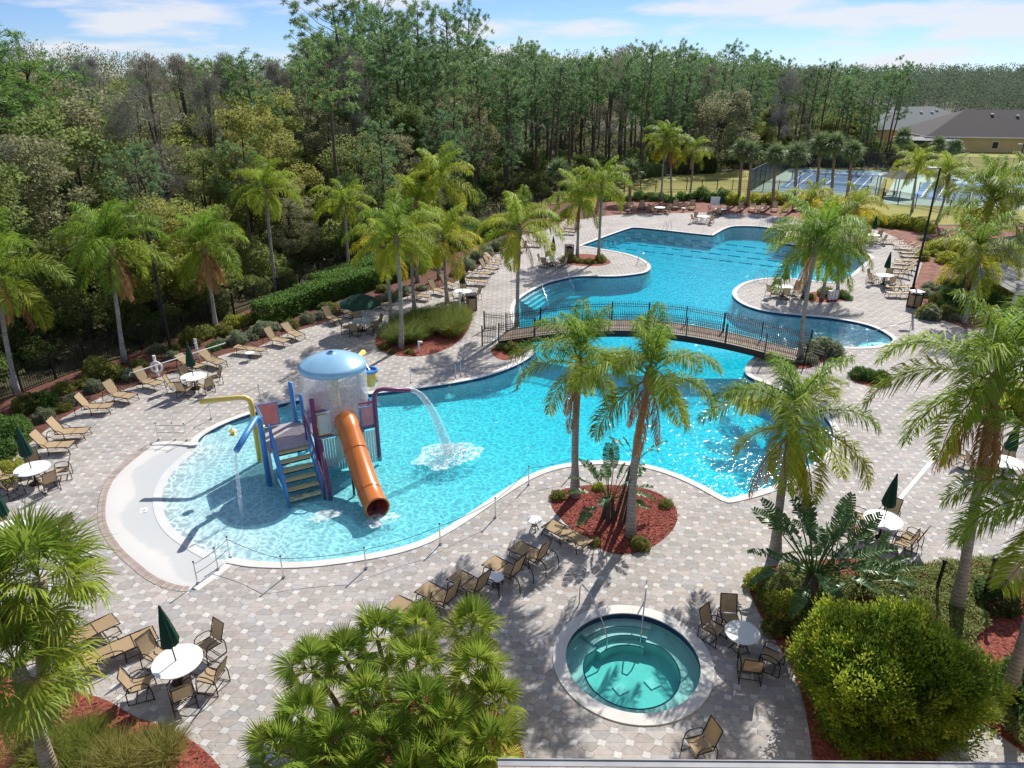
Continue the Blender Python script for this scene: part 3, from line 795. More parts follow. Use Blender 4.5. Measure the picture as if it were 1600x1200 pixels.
# ------------------------------------------------------------------ tennis courts beyond the lawn
def bil(q, u, v): a, b, c, d = q; return a.lerp(b, u).lerp(d.lerp(c, u), v)
def court(slab, blue, label):
    sl = [G(*p) for p in slab]; bl = [G(*p) for p in blue]
    o = thing('tennis_court', (0, 0, 0), 0, label, 'tennis court', 'tennis courts')
    MB().add([(p.x, p.y, -.012) for p in sl], [(0, 1, 2, 3)]).obj('surround', 'court_green', o)
    MB().add([(p.x, p.y, -.004) for p in bl], [(0, 1, 2, 3)]).obj('playing_surface', 'court_blue', o)
    def ln(u0, v0, u1, v1, w=.12):
        a, c = bil(bl, u0, v0), bil(bl, u1, v1); d = (c - a).normalized(); n = Vector((-d.y, d.x, 0)) * w / 2
        P = [a - n, c - n, c + n, a + n]
        MB().add([(p.x, p.y, .002) for p in P], [(0, 1, 2, 3)]).obj('court_line', 'white_paint', o)
    for v in (.06, .18, .82, .94): ln(.1, v, .9, v)
    for u in (.1, .9): ln(u, .06, u, .94)
    for u in (.29, .71): ln(u, .18, u, .82)
    ln(.29, .5, .71, .5)
    a, c = bil(bl, .5, .0), bil(bl, .5, 1.0)
    b = MB().add([(a.x, a.y, .05), (c.x, c.y, .05), (c.x, c.y, .95), (a.x, a.y, 1.0)], [(0, 1, 2, 3)]); b.obj('net', 'wire_mesh', o)
    b = MB(); b.tube([(a.x, a.y, .98), (c.x, c.y, .94)], .05, 4); b.obj('net_tape', 'white_paint', o)
    for p in (a, c): MB().tube([(p.x, p.y, 0), (p.x, p.y, 1.07)], .05, 6).obj('net_post', 'black_metal', o)
court([(1170,299),(1233,263),(1388,267),(1366,309)], [(1216,294),(1255,266),(1374,270),(1346,301)], 'blue tennis court with pale green surround, behind the row of cabbage palms')
court([(1376,318),(1404,272),(1720,278),(1720,332)], [(1424,310),(1446,284),(1640,290),(1650,324)], 'blue tennis court with pale green surround, beside the shade hut')
def tall_fence(pts, label, hgt=3.0, screen=None):
    o = thing('court_fence', (0, 0, 0), 0, label, 'fence')
    P = [G(*p) for p in pts]; post = MB().tube([(0, 0, -.03), (0, 0, hgt)], .045, 6).mesh('post', 'black_metal')
    for a, c in zip(P[:-1], P[1:]):
        k = max(1, int((c - a).length / 3.2))
        for i in range(k + 1): q = a.lerp(c, i / k); inst('post', post, o, (q.x, q.y, 0))
        for z in (.06, hgt * .5, hgt): MB().tube([(a.x, a.y, z), (c.x, c.y, z)], .025, 4).obj('rail', 'black_metal', o)
        b = MB(); b.add([(a.x, a.y, .03), (c.x, c.y, .03), (c.x, c.y, hgt), (a.x, a.y, hgt)], [(0, 1, 2, 3)])
        x = b.obj('wire_panel', 'windscreen' if screen else 'wire_mesh', o)
        x.data.materials[0] = MATS['windscreen'] if screen else MATS['wire_mesh']
tall_fence([(1170, 299), (1233, 263)], 'tall court fence covered by a black windscreen', 3.0, True)
tall_fence([(1170, 299), (1366, 309), (1378, 317)], 'tall black wire fence along the front of the blue court', 3.0)
tall_fence([(1233, 263), (1388, 267), (1408, 272), (1720, 280)], 'long tall black fence behind both tennis courts', 3.0)
# wire see-through
for nm, a in (('wire_mesh', .30),):
    nn = MATS[nm].node_tree.nodes
    for x in nn:
        if x.type == 'MAP_RANGE': x.inputs['To Min'].default_value = a; x.inputs['To Max'].default_value = a + .08
# shade hut by the courts
hp = G(1398, 306)
hut = thing('shade_hut', (hp.x, hp.y, 0), .4, 'small dark hip-roofed shade hut between the courts', 'shelter')
MB().add([(-1.8, -1.8, 2.5), (1.8, -1.8, 2.5), (1.8, 1.8, 2.5), (-1.8, 1.8, 2.5), (0, 0, 3.6)], [(0, 1, 4), (1, 2, 4), (2, 3, 4), (3, 0, 4), (3, 2, 1, 0)]).obj('roof', 'black_metal', hut)
pst = MB().box((0, 0, 1.25), (.14, .14, 2.5)).mesh('post', 'white_paint')
for x in (-1.5, 1.5):
    for y in (-1.5, 1.5): inst('post', pst, hut, (x, y, 0))
MB().box((0, .9, .45), (2.4, .4, .06)).box((-.9, .9, .21), (.08, .36, .42)).box((.9, .9, .21), (.08, .36, .42)).obj('bench', 'deck_wood', hut)
# ------------------------------------------------------------------ leaf builders
def norm(a): return a / np.maximum(np.linalg.norm(a, axis=-1, keepdims=True), 1e-9)
def blades(P, D, L, w, droop=0.0, up=None):
    """narrow leaves: n roots P, directions D, lengths L, widths w -> one quad-ish diamond each"""
    n = len(P); D = norm(D); L = np.broadcast_to(L, n)[:, None]; w = np.broadcast_to(w, n)[:, None]
    r = RNG.normal(size=(n, 3)); s = norm(np.cross(D, r))
    tip = P + D * L; tip[:, 2] -= (droop * L[:, 0]); mid = P + D * L * .5
    V = np.stack([P, mid - s * w / 2, tip, mid + s * w / 2], 1).reshape(-1, 3)
    return V
def quads(V): return np.arange(len(V)).reshape(-1, 4)
def unit(n): return norm(RNG.normal(size=(n, 3)))

# --- feather (queen) palm fronds: x outwards, z up
def frond_mesh(elev, droop, L=2.8, stations=66, dead=False, curl=0.0):
    t = np.linspace(0, 1, stations); th = elev - droop * t ** 1.35
    ds = L / (stations - 1)
    P = np.zeros((stations, 3)); P[1:, 0] = np.cumsum(np.cos(th[:-1]) * ds); P[1:, 2] = np.cumsum(np.sin(th[:-1]) * ds); P[:, 1] = curl * t ** 2
    T = np.stack([np.cos(th), np.zeros_like(th), np.sin(th)], 1); U = np.stack([-np.sin(th), np.zeros_like(th), np.cos(th)], 1)
    Vs = []
    sel = t > .14
    for side in (-1, 1):
        for rep in range(2):
            j = np.nonzero(sel)[0]; n = len(j); tt = t[j]
            ln = (.30 + .55 * np.sin(np.pi * np.clip((tt - .05) / .98, 0, 1)) ** .7) * (1 - .35 * tt ** 3) * RNG.uniform(.8, 1.12, n)
            if dead: ln *= .62
            S_ = np.array([0, side, 0.])
            a = RNG.uniform(-.35, .75, n) if not dead else RNG.uniform(-.9, .1, n)
            D = T[j] * RNG.uniform(.45, .8, (n, 1)) + S_ * (.85 if not dead else .35) + U[j] * a[:, None]
            D = norm(D)
            root = P[j] + T[j] * RNG.uniform(-.02, .02, (n, 1))
            m = root + D * (ln * .5)[:, None]
            D2 = D.copy(); D2[:, 2] -= RNG.uniform(.7, 1.5, n) if not dead else 2.0
            D2 = norm(D2); tip = m + D2 * (ln * .55)[:, None]
            wv = norm(np.cross(D, U[j] + RNG.normal(0, .35, (n, 3)))) * (.0175 if not dead else .012)
            V = np.stack([root, m - wv, tip, m + wv], 1)
            Vs.append(V.reshape(-1, 3))
    V = np.concatenate(Vs); F = quads(V)
    # rachis as a thin three-sided rod
    k = stations; r = np.linspace(.035, .008, k)
    R3 = []
    for a in (0, 2.1, 4.2): R3.append(P + np.array([0, 1, 0.]) * (np.cos(a) * r)[:, None] + U * (np.sin(a) * r)[:, None])
    o = len(V); RV = np.stack(R3, 1).reshape(-1, 3)
    RF = [(o + i * 3 + j, o + i * 3 + (j + 1) % 3, o + i * 3 + 3 + (j + 1) % 3, o + i * 3 + 3 + j) for i in range(0, k - 1) for j in range(3)]
    return np_mesh('frond', np.concatenate([V, RV]), np.concatenate([F, np.array(RF)]), 'dead_frond' if dead else 'frond')
FR = {'up': [frond_mesh(R(84), R(62), 2.5, curl=c) for c in (-.3, .25)],
      'high': [frond_mesh(R(66), R(105), 2.8, curl=c) for c in (-.35, .3)],
      'mid': [frond_mesh(R(42), R(102), 2.9, curl=c) for c in (-.3, .35)],
      'low': [frond_mesh(R(14), R(92), 2.8, curl=c) for c in (-.25, .3)],
      'old': [frond_mesh(R(-22), R(62), 2.5, curl=c) for c in (-.2, .25)],
      'dead': [frond_mesh(R(-48), R(40), 2.1, dead=True, stations=48), frond_mesh(R(-66), R(24), 1.9, dead=True, stations=48)]}
boot = MB().lathe([(.12, -.5), (.17, -.2), (.21, 0), (.16, .25), (.08, .55), (0.0, .7)], 9).mesh('crown_shaft', 'boots')
GREEN, YGREEN, YELLOW = (.16, .31, .03), (.26, .39, .03), (.62, .53, .03)
def queen_palm(base, hub, label, group, size=1.0, color=GREEN, yellow=.25, n=17, dead=2, detail=True, r=.17):
    """base and hub in the world; fronds are parts"""
    o = thing('queen_palm', (base.x, base.y, 0), 0, label, 'palm tree', group)
    h = hub - Vector((base.x, base.y, 0))
    bow = Vector((random.uniform(-.15, .15), random.uniform(-.15, .15), 0))
    pts, rs = [], []
    for i in range(13):
        t = i / 12; p = Vector((h.x * t ** 1.2, h.y * t, h.z * t - .05 * (i == 0))) + bow * math.sin(math.pi * t)
        pts.append(p); rs.append(r * (1.25 - .45 * min(t * 4, 1)) * (1 - .18 * t))
    MB().tube(pts, rs, 10).obj('trunk', 'trunk_palm', o, smooth=True)
    inst('crown_shaft', boot, o, h - Vector((0, 0, .1)), (0, 0, random.uniform(0, 6)), scale=(size, size, size * .9))
    a = random.uniform(0, 6.28)
    for i in range(n):
        f = i / (n - 1)
        kind = 'up' if f < .14 else 'high' if f < .36 else 'mid' if f < .64 else 'low' if f < .86 else 'old'
        a += 2.4 + random.uniform(-.25, .25)
        c = Vector(color).lerp(Vector(YELLOW), min(1, max(0, yellow * (.15 + 1.1 * f) * random.uniform(.4, 1.4)))) * random.uniform(.82, 1.15)
        s = size * (1.08 if r < .165 else .94) * random.uniform(.86, 1.1)
        inst('frond', random.choice(FR[kind]), o, h + Vector((0, 0, .18 - .22 * f)), (random.uniform(-.18, .18), random.uniform(-.12, .12), a), scale=s, color=c)
    for i in range(dead):
        a += 2.2; k = random.uniform(.8, 1.3)
        x = inst('dead_frond', random.choice(FR['dead']), o, h + Vector((0, 0, -.2)), (0, random.uniform(-.1, .1), a), scale=size * random.uniform(1.0, 1.25), color=(k, k * .95, k * .9))
    return o
# (base px, hub px, size, green, yellow share, fronds, dead, label key)
QP = [
 ((27,616),(-6,432),1.2,GREEN,.25,16,4,'L'), ((195,567),(172,388),1.2,GREEN,.15,18,5,'L'), ((338,517),(319,388),1.1,GREEN,.2,16,5,'L'),
 ((433,459),(415,300),1.0,YGREEN,.15,15,0,'H'), ((546,428),(538,322),1.0,YGREEN,.2,15,0,'H'),
 ((627,545),(619,375),1.05,GREEN,.35,17,0,'I'), ((612,512),(604,390),.9,YGREEN,.75,14,0,'I'), ((648,487),(642,385),1.0,YGREEN,.5,15,0,'I'), ((699,474),(694,378),1.1,YGREEN,.7,17,0,'I'),
 ((686,436),(690,283),1.15,YGREEN,.45,16,0,'B'), ((652,441),(650,318),1.0,YGREEN,.3,14,0,'B'),
 ((808,510),(811,362),1.05,YGREEN,.55,15,3,'BW'),
 ((902,404),(906,315),1.15,YGREEN,.2,17,1,'PW'), ((935,407),(941,292),1.05,YGREEN,.4,15,1,'PW'),
 ((1250,564),(1277,384),1.15,GREEN,.2,17,1,'BE'),
 ((1256,463),(1268,372),1.0,GREEN,.25,13,1,'PE'), ((1284,467),(1296,380),1.05,GREEN,.3,15,1,'PE'), ((1308,466),(1312,390),1.0,GREEN,.4,13,1,'PE'),
 ((1262,366),(1266,318),1.1,YGREEN,1.0,15,0,'Y'), ((1330,372),(1338,328),1.15,YGREEN,1.1,15,0,'Y'),
 ((899,776),(905,572),1.02,GREEN,.3,16,2,'F'), ((986,838),(1015,590),1.08,GREEN,.3,17,3,'F'), ((1211,868),(1240,664),1.15,GREEN,.45,17,6,'FR'),
 ((1493,955),(1556,600),1.25,GREEN,.3,18,6,'S'), ((1573,1090),(1668,790),1.2,GREEN,.2,16,2,'S2'),
 ((1506,505),(1529,400),1.15,GREEN,.4,17,1,'R'), ((1520,448),(1548,318),1.5,GREEN,.3,20,0,'R2'), ((1590,430),(1612,300),1.3,GREEN,.4,18,0,'R2'),
 ((1425,330),(1433,262),1.1,YGREEN,.35,15,1,'T'), ((1462,352),(1482,278),1.15,YGREEN,.35,16,1,'T'),
 ((1033,314),(1040,222),1.15,GREEN,.35,16,1,'K'), ((1049,312),(1049,232),1.1,GREEN,.45,14,2,'K'), ((1077,310),(1083,238),1.05,GREEN,.4,15,1,'K'),
]
QL = {'L': ('queen palm with brown hanging dead fronds in the bed behind the left lounge chairs', 'queen palms along the left fence'),
 'H': ('slim queen palm standing behind the clipped hedge under the dark woods', 'queen palms by the hedge'),
 'I': ('queen palm growing out of the bed of ornamental grass', 'queen palms of the grass bed'),
 'B': ('tall bright queen palm behind the grass bed, by the hedge end', 'queen palms behind the grass bed'),
 'BW': ('single queen palm at the western foot of the footbridge', None), 'BE': ('single queen palm at the eastern foot of the footbridge', None),
 'PW': ('queen palm in the small bed on the western peninsula of the lap pool', 'queen palms on the western peninsula'),
 'PE': ('queen palm in the small bed on the eastern peninsula by the table', 'queen palms on the eastern peninsula'),
 'Y': ('yellow-fronded queen palm at the far edge of the deck by the courts', 'yellow queen palms'),
 'F': ('queen palm in the red mulch island beside the main pool', 'queen palms of the mulch island'),
 'FR': ('queen palm with shaggy dead fronds beside the bird of paradise', None),
 'S': ('large queen palm with thick trunk in front of the blank sign board', None), 'S2': ('queen palm with curved trunk rising from mulch beside the sign', None),
 'R': ('queen palm by the tan trash bin and the pavilion roof', None), 'R2': ('big dense queen palm in the bed behind the lamp post', 'queen palms behind the lamp post'),
 'T': ('queen palm in front of the second tennis court', 'queen palms by the second court'), 'K': ('queen palm behind the far row of loungers, before the lawn', 'queen palms by the lawn')}
for bp_, hp_, sz, colr, yl, nf, nd, key in QP:
    b0 = G(*bp_); hub = at_y(hp_[0], hp_[1], b0.y)
    queen_palm(b0, hub, QL[key][0], QL[key][1], sz, colr, yl, nf, nd, r=.16 if b0.y > 25 else .19)

# --- fan leaves (sabal, palmetto): x outwards, blade in the xz/xy fan
def fan_mesh(R0=.75, pet=.7, segs=30, spread=R(235), droop=.45, w=.05):
    a = np.linspace(-spread / 2, spread / 2, segs)
    n = segs; root = np.tile(np.array([pet, 0, 0.]), (n, 1)); root[:, 2] += .02
    D = np.stack([np.cos(a), np.sin(a), .12 * np.cos(2 * a) + RNG.normal(0, .06, n)], 1); D = norm(D)
    ln = R0 * (.75 + .3 * np.cos(a * .75)) * RNG.uniform(.88, 1.08, n)
    m = root + D * (ln * .55)[:, None]; D2 = D.copy(); D2[:, 2] -= droop * RNG.uniform(.5, 1.5, n); D2 = norm(D2)
    tip = m + D2 * (ln * .5)[:, None]
    s = np.stack([-np.sin(a), np.cos(a), .25 * np.where(np.arange(n) % 2, 1, -1)], 1) * w / 2
    V = np.stack([root, m - s, tip, m + s], 1).reshape(-1, 3); F = quads(V)
    o = len(V); e = .012
    PV = np.array([(0, -e, 0), (0, e, 0), (0, 0, e * 2), (pet, -e, 0), (pet, e, 0), (pet, 0, e * 2)])
    PF = np.array([(0, 1, 4, 3), (1, 2, 5, 4), (2, 0, 3, 5)]) + o
    return np.concatenate([V, PV]), np.concatenate([F, PF])
def fan_obj(**k):
    V, F = fan_mesh(**k); return np_mesh('fan_leaf', V, F, 'fan_leaf')
FAN = [fan_obj(R0=.62, pet=.5, segs=40, droop=.15, w=.042), fan_obj(R0=.62, pet=.5, segs=40, droop=.4, w=.042), fan_obj(R0=.6, pet=.55, segs=38, droop=.8, w=.038)]
SAB = [fan_obj(R0=1.15, pet=1.0, segs=38, droop=.5, w=.06), fan_obj(R0=1.15, pet=.95, segs=38, droop=.9, w=.06)]
def fan_quat(az, el, roll=0.0):
    d = Vector((math.cos(az) * math.cos(el), math.sin(az) * math.cos(el), math.sin(el)))
    return d.to_track_quat('X', 'Z') @ Quaternion((1, 0, 0), roll)
def fan_color(yl):
    c = Vector((.18, .31, .035)).lerp(Vector((.52, .46, .05)), min(1, max(0, yl))) * random.uniform(.8, 1.2); return c
# big sabal palms in the front left corner
sab_trunk = MB()
for base_, hub_, lab in (((86, 1225), (26, 1040), 'cabbage palm with big fan leaves leaning over the front left mulch bed'), ((74, 1160), (62, 905), 'taller cabbage palm with fan leaves behind the leaning one')):
    b0 = G(*base_); hub = at_y(hub_[0], hub_[1], b0.y); h = hub - Vector((b0.x, b0.y, 0))
    o = thing('cabbage_palm', (b0.x, b0.y, 0), 0, lab, 'palm tree')
    MB().tube([h * t for t in (-.02, .2, .4, .6, .8, 1.0)], [.21, .17, .16, .165, .18, .15], 12).obj('trunk', 'trunk_sabal', o, smooth=True)
    a = 0
    for i in range(34):
        f = i / 33; a += 2.4 + random.uniform(-.2, .2); el = R(80) - R(118) * f
        inst('fan_leaf', SAB[0 if f < .6 else 1], o, h + Vector((0, 0, .1 - .3 * f)), fan_quat(a, el, random.uniform(-.5, .5)), scale=random.uniform(.74, .94), color=fan_color(.1 + .6 * random.random() * f))
# palmetto clump at the bottom
PALM_H = [(590,985),(655,975),(737,972),(487,1035),(540,1020),(655,1028),(747,1038),(575,1082),(662,1092),(475,1118),(700,1128),(772,1088),(520,1160),(606,1160),(690,1180),(765,1160),(440,1165),(560,1200),(640,1215),(730,1215)]
pc = G(640, 1150)
clump = thing('palmetto_clump', (pc.x, pc.y, 0), 0, 'many-stemmed clump of spiky green fan palms in front of the lounge chairs', 'fan palm')
for i, (px, py) in enumerate(PALM_H):
    z = random.uniform(1.15, 1.75) - .3 * (py > 1140)
    hd = G(px, py + 12, z) - pc; hd.z = z
    ft = Vector((hd.x * .62, hd.y * .62 - .1, 0))
    MB().tube([ft, ft.lerp(hd, .5) + Vector((0, 0, .15)), hd], [.07, .065, .06], 7).obj('stem', 'boots', clump)
    a = random.uniform(0, 6)
    for j in range(15):
        f = j / 14; a += 2.4; el = R(82) - R(128) * f
        inst('fan_leaf', FAN[0 if f < .4 else 1 if f < .75 else 2], clump, hd + Vector((0, 0, .05 - .15 * f)), fan_quat(a, el, random.uniform(-.4, .4)), scale=random.uniform(.78, .98), color=fan_color(.05 + (1.0 if f > .72 and random.random() < .65 else .25) * random.random() + (.3 if px > 730 else 0) * f))
# far sabals: round heads, leaves joined into one crown
def sabal_crown():
    Vs, Fs, o = [], [], 0
    a = 0
    for i in range(34):
        f = i / 33; a += 2.4 + random.uniform(-.3, .3)
        V, F = fan_mesh(R0=1.0, pet=.75, segs=18, droop=.6, w=.1)
        q = np.array(fan_quat(a, R(85) - R(135) * f, random.uniform(-.5, .5)).to_matrix())
        Vs.append(V @ q.T * random.uniform(.85, 1.1)); Fs.append(F + o); o += len(V)
    return np_mesh('crown', np.concatenate(Vs), np.concatenate(Fs), 'fan_leaf')
SC = [sabal_crown() for _ in range(2)]
for (bx, by), (hx, hy) in (((1154,318),(1160,236)),((1168,322),(1175,240)),((1207,322),(1212,243)),((1240,328),(1246,243)),((1274,312),(1283,226)),((1298,316),(1305,228)),((1322,322),(1332,238)),((1402,268),(1411,216)),((1474,275),(1492,232)),((872,326),(873,270)),((984,316),(985,270)),((1452,268),(1466,226))):
    b0 = G(bx, by); hub = at_y(hx, hy, b0.y); h = hub - Vector((b0.x, b0.y, 0))
    far = hx > 1140
    o = thing('cabbage_palm', (b0.x, b0.y, 0), 0, 'round-headed cabbage palm in the row before the tennis courts' if far else 'round-headed cabbage palm by the woods at the back fence', 'palm tree', 'cabbage palms by the courts' if far else 'cabbage palms by the woods')
    MB().tube([h * t for t in (-.01, .3, .6, 1.0)], [.24, .2, .19, .2], 8).obj('trunk', 'trunk_sabal', o, smooth=True)
    inst('crown', random.choice(SC), o, h, (0, 0, random.uniform(0, 6)), scale=random.uniform(.95, 1.15), color=(.15, .22, .09))

# --- bird of paradise: paddle leaves split into strips
def paddle_mesh(L=1.5, W=.5, pet=1.3, bend=.6, splits=17):
    b = MB(); n = splits
    b.tube([(0, 0, 0), (pet * .5, 0, .02), (pet, 0, 0)], [.03, .024, .018], 5)
    for side in (-1, 1):
        for i in range(n):
            t0, t1 = i / n, (i + random.uniform(.72, .93)) / n
            pts = []
            for t in (t0, t1):
                x = pet + L * t; z = -bend * t * t * L * .5
                w = W * .5 * math.sin(math.pi * min(.98, .08 + .9 * t)) ** .6
                dr = .3 + random.uniform(-.25, .5)
                pts += [(x, 0, z), (x + .13 * L * .5, side * w, z + .1 - dr * w)]
            a, bb_, c, d = pts
            b.add([a, bb_, d, c], [(0, 1, 2, 3)])
    return b.mesh('paddle_leaf', 'paddle')
PAD = [paddle_mesh(1.2, .5, 1.3, .35), paddle_mesh(1.25, .48, 1.25, .8), paddle_mesh(1.15, .46, 1.0, 1.2, 14)]
def bird(base, hgt, n, label, sc_=1.0, lean=(0, 0)):
    o = thing('bird_of_paradise', (base.x, base.y, 0), 0, label, 'plant')
    for k in range(3):
        a = k * 2.1 + .3
        MB().tube([(math.cos(a) * .22, math.sin(a) * .22, -.02), (math.cos(a) * .16 + lean[0] * .5, math.sin(a) * .16 + lean[1] * .5, hgt * .5), (lean[0] + math.cos(a) * .12, lean[1] + math.sin(a) * .12, hgt)], [.13 * sc_, .1 * sc_, .07 * sc_], 7).obj('stem', 'bark', o)
    a = random.uniform(0, 6)
    for i in range(n):
        f = i / (n - 1); a += 2.4 + random.uniform(-.3, .3); el = R(80) - R(72) * f
        inst('paddle_leaf', PAD[0 if f < .35 else 1 if f < .75 else 2], o, (lean[0] + math.cos(a) * .1, lean[1] + math.sin(a) * .1, hgt - .1), fan_quat(a, el, random.uniform(-.5, .5)), scale=sc_ * random.uniform(.8, 1.1))
bird(G(1262, 945), 1.3, 28, 'large bird of paradise with split paddle leaves beside the shaggy queen palm', 1.02)
bird(G(1345, 925), .5, 16, 'bird of paradise behind the big round shrub, near the umbrella table', .7)
bird(G(950, 812), 1.0, 17, 'bright bird of paradise between the two palms of the mulch island', .82)
bird(G(968, 815), 2.5, 6, 'leaning bare-stemmed bird of paradise in the mulch island', .6, (.55, .5))
bird(G(1300, 900), .5, 9, 'low bird of paradise between the two larger ones', .8)

def px_of0(x, y):
    dep = y * CT + CAM_H * ST; return 800 + FPX * x / dep, 600 + FPX * (CAM_H * CT - y * ST) / dep
# --- shrubs from leaf clouds
def cloud(n, shape, size, asp=.45, out=.5, clumps=0, upb=.3):
    d = unit(n); d[:, 2] = np.abs(d[:, 2]) * 1.0
    rad = 1 - RNG.random(n) ** 2.2 * .55
    bumps = 1 + .13 * np.sin(d[:, 0] * 7 + 1.3) * np.sin(d[:, 1] * 6 + .4) + .09 * np.sin(d[:, 2] * 9 + d[:, 0] * 5)
    P = d * (rad * bumps)[:, None] * np.array(shape)
    D = d * out + RNG.normal(0, .55, (n, 3)); D[:, 2] += upb
    return blades(P - norm(D) * size * .5, D, size * RNG.uniform(.7, 1.3, n), size * asp * RNG.uniform(.7, 1.2, n))
SHR = [np_mesh('shrub', V, quads(V), 'leaves') for V in (cloud(1500, (.6, .6, .62), .13), cloud(1400, (.7, .55, .5), .12), cloud(1800, (.75, .7, .85), .15))]
def shrub(px, py, s, color, label, group, v=None, zs=1.0):
    p = G(px, py); v = random.randrange(3) if v is None else v
    o = inst('shrub', SHR[v], None, (p.x, p.y, -.03), (0, 0, random.uniform(0, 6)), (s * random.uniform(.9, 1.1), s * random.uniform(.9, 1.1), s * zs), Vector(color) * random.uniform(.8, 1.2))
    return tag(o, label, 'shrub', group)
OLIVE, MIDG, DARKG, SILV, LIME = (.18, .20, .045), (.09, .18, .04), (.055, .11, .03), (.22, .26, .16), (.33, .37, .05)
for px, py, s, c in ((12,690,1.5,MIDG),(-5,715,1.4,MIDG),(45,640,1.0,OLIVE),(75,632,.9,OLIVE),(98,640,.8,OLIVE),(115,628,.9,SILV),(135,602,.9,OLIVE),(150,592,1.1,OLIVE),(170,590,1.1,OLIVE),(185,585,.9,OLIVE),(205,592,.7,SILV),(148,610,.7,SILV),(70,655,.7,SILV),(30,668,.8,OLIVE),(220,572,.8,OLIVE),(100,612,.9,OLIVE),(60,625,.8,OLIVE),(10,745,1.3,LIME)):
    shrub(px, py, s, c, 'low leafy shrub in the left mulch bed behind the front loungers', 'shrubs in the left bed')
for px, py, s, c in ((270,560,.8,SILV),(300,535,1.1,OLIVE),(320,526,1.2,OLIVE),(345,520,1.2,OLIVE),(365,510,1.3,LIME),(385,505,1.3,OLIVE),(335,545,.9,MIDG),(345,540,.8,SILV),(372,535,.9,SILV),(392,528,1.0,SILV),(410,522,1.0,SILV),(425,515,.9,SILV),(455,512,.7,OLIVE),(480,503,.8,SILV),(500,497,.6,SILV),(520,490,.7,OLIVE),(545,480,.7,SILV)):
    shrub(px, py, s, c, 'rounded grey-green shrub in the bed near the white life ring post', 'shrubs by the life ring')
for px, py, s, c in ((610,470,.9,SILV),(630,460,.9,SILV),(660,452,.8,SILV),(715,430,1.1,SILV),(728,420,1.2,SILV),(745,408,1.2,SILV),(760,400,1.1,SILV),(775,390,1.0,SILV),(785,383,.9,SILV),(850,352,1.2,OLIVE),(868,345,1.2,OLIVE),(885,338,1.0,MIDG)):
    shrub(px, py, s, c, 'silvery low shrub edging the deck behind the middle loungers', 'shrubs behind the middle loungers')
for px, py, s, c in ((872,778,.55,OLIVE),(935,764,.5,LIME),(1040,790,.55,OLIVE),(1000,855,.5,OLIVE),(930,850,.4,OLIVE),(900,768,.45,LIME)):
    shrub(px, py, s, c, 'small yellow-green shrub at the rim of the round mulch island', 'shrubs of the mulch island')
for px, py, s, c in ((600,545,.6,OLIVE),(640,552,.55,OLIVE),(730,500,.6,LIME),(612,552,.45,OLIVE)):
    shrub(px, py, s, c, 'small shrub at the rim of the ornamental grass bed', 'shrubs of the grass bed')
for px, py, s, c in ((785,545,.7,MIDG),(800,548,.7,OLIVE),(890,408,.9,OLIVE),(905,410,.8,OLIVE),(920,411,.9,OLIVE),(938,409,.8,OLIVE)):
    shrub(px, py, s, c, 'low bushy plant in a small bed on the west bank of the pool', 'plants on the west bank')
for px, py, s, c in ((1283,552,1.6,SILV),(1300,556,1.0,SILV),(1262,566,.9,SILV),(1345,590,1.0,MIDG),(1362,592,1.0,MIDG),(1375,597,.8,MIDG),(1315,464,.9,OLIVE),(1322,467,.8,MIDG),(1266,466,.7,OLIVE),(1292,462,1.3,OLIVE)):
    shrub(px, py, s, c, 'bushy plant in a small bed on the east bank of the pool', 'plants on the east bank')
for i in range(26):
    px = 950 + i * 16.2; shrub(px, 314 + (4 if px > 1130 else 0) + random.uniform(-2, 2) + max(0, px - 1240) * .22, random.uniform(1.3, 1.8), LIME if px > 1130 else MIDG, 'clipped green shrub of the hedge along the far deck edge', 'far hedge shrubs', zs=1.1)
for px, py, s in ((1365,352,1.6),(1380,352,1.7),(1398,354,2.0),(1415,356,2.0),(1432,358,1.9),(1445,362,1.8),(1352,346,1.6)):
    shrub(px, py, s, LIME, 'rounded bright green shrub beyond the far right tables', 'round shrubs by the far right tables', 0)
for px, py, s, c in ((1440,405,1.0,LIME),(1460,392,1.3,LIME),(1452,450,1.0,SILV),(1470,455,1.0,SILV),(1445,462,.9,SILV),(1478,470,1.2,MIDG),(1490,482,1.2,DARKG),(1466,483,.8,MIDG),(1500,470,1.4,MIDG),(1520,455,1.8,MIDG),(1535,478,1.6,MIDG),(1548,462,1.8,LIME),(1480,410,1.6,LIME),(1500,398,1.8,OLIVE),(1560,410,2.2,LIME),(1590,395,2.2,LIME),(1490,500,.9,SILV)):
    shrub(px, py, s, c, 'mixed leafy shrub in the red bed by the lamp post', 'shrubs by the lamp post')
for i in range(40):
    shrub(random.uniform(1440, 1600), random.uniform(375, 500), random.uniform(.6, 1.1), random.choice([OLIVE, SILV, MIDG]), 'low scattered plant in the wide red bed by the pavilions', 'scattered plants of the wide red bed')
for px, py, s, c in ((1580,640,1.5,LIME),(1605,645,1.5,LIME),(1545,615,1.2,LIME),(1565,625,1.4,LIME),(1625,640,1.6,LIME),(1530,618,.9,MIDG)):
    shrub(px, py, s, c, 'yellow-green shrub in the bed right of the open paving', 'shrubs right of the paving')
for px, py, s, c in ((1183,915,.8,LIME),(1200,940,.8,OLIVE),(1225,960,.9,LIME),(1210,985,.7,OLIVE),(1245,985,.8,OLIVE),(1195,905,.7,LIME)):
    shrub(px, py, s, c, 'yellow-green shrub at the foot of the large bird of paradise', 'shrubs under the bird of paradise')
for px, py, s, c in ((1555,945,1.0,DARKG),(1600,1075,1.1,MIDG),(1620,1120,1.2,MIDG)):
    shrub(px, py, s, c, 'dark green shrub near the blank sign board', 'dark shrubs by the sign')
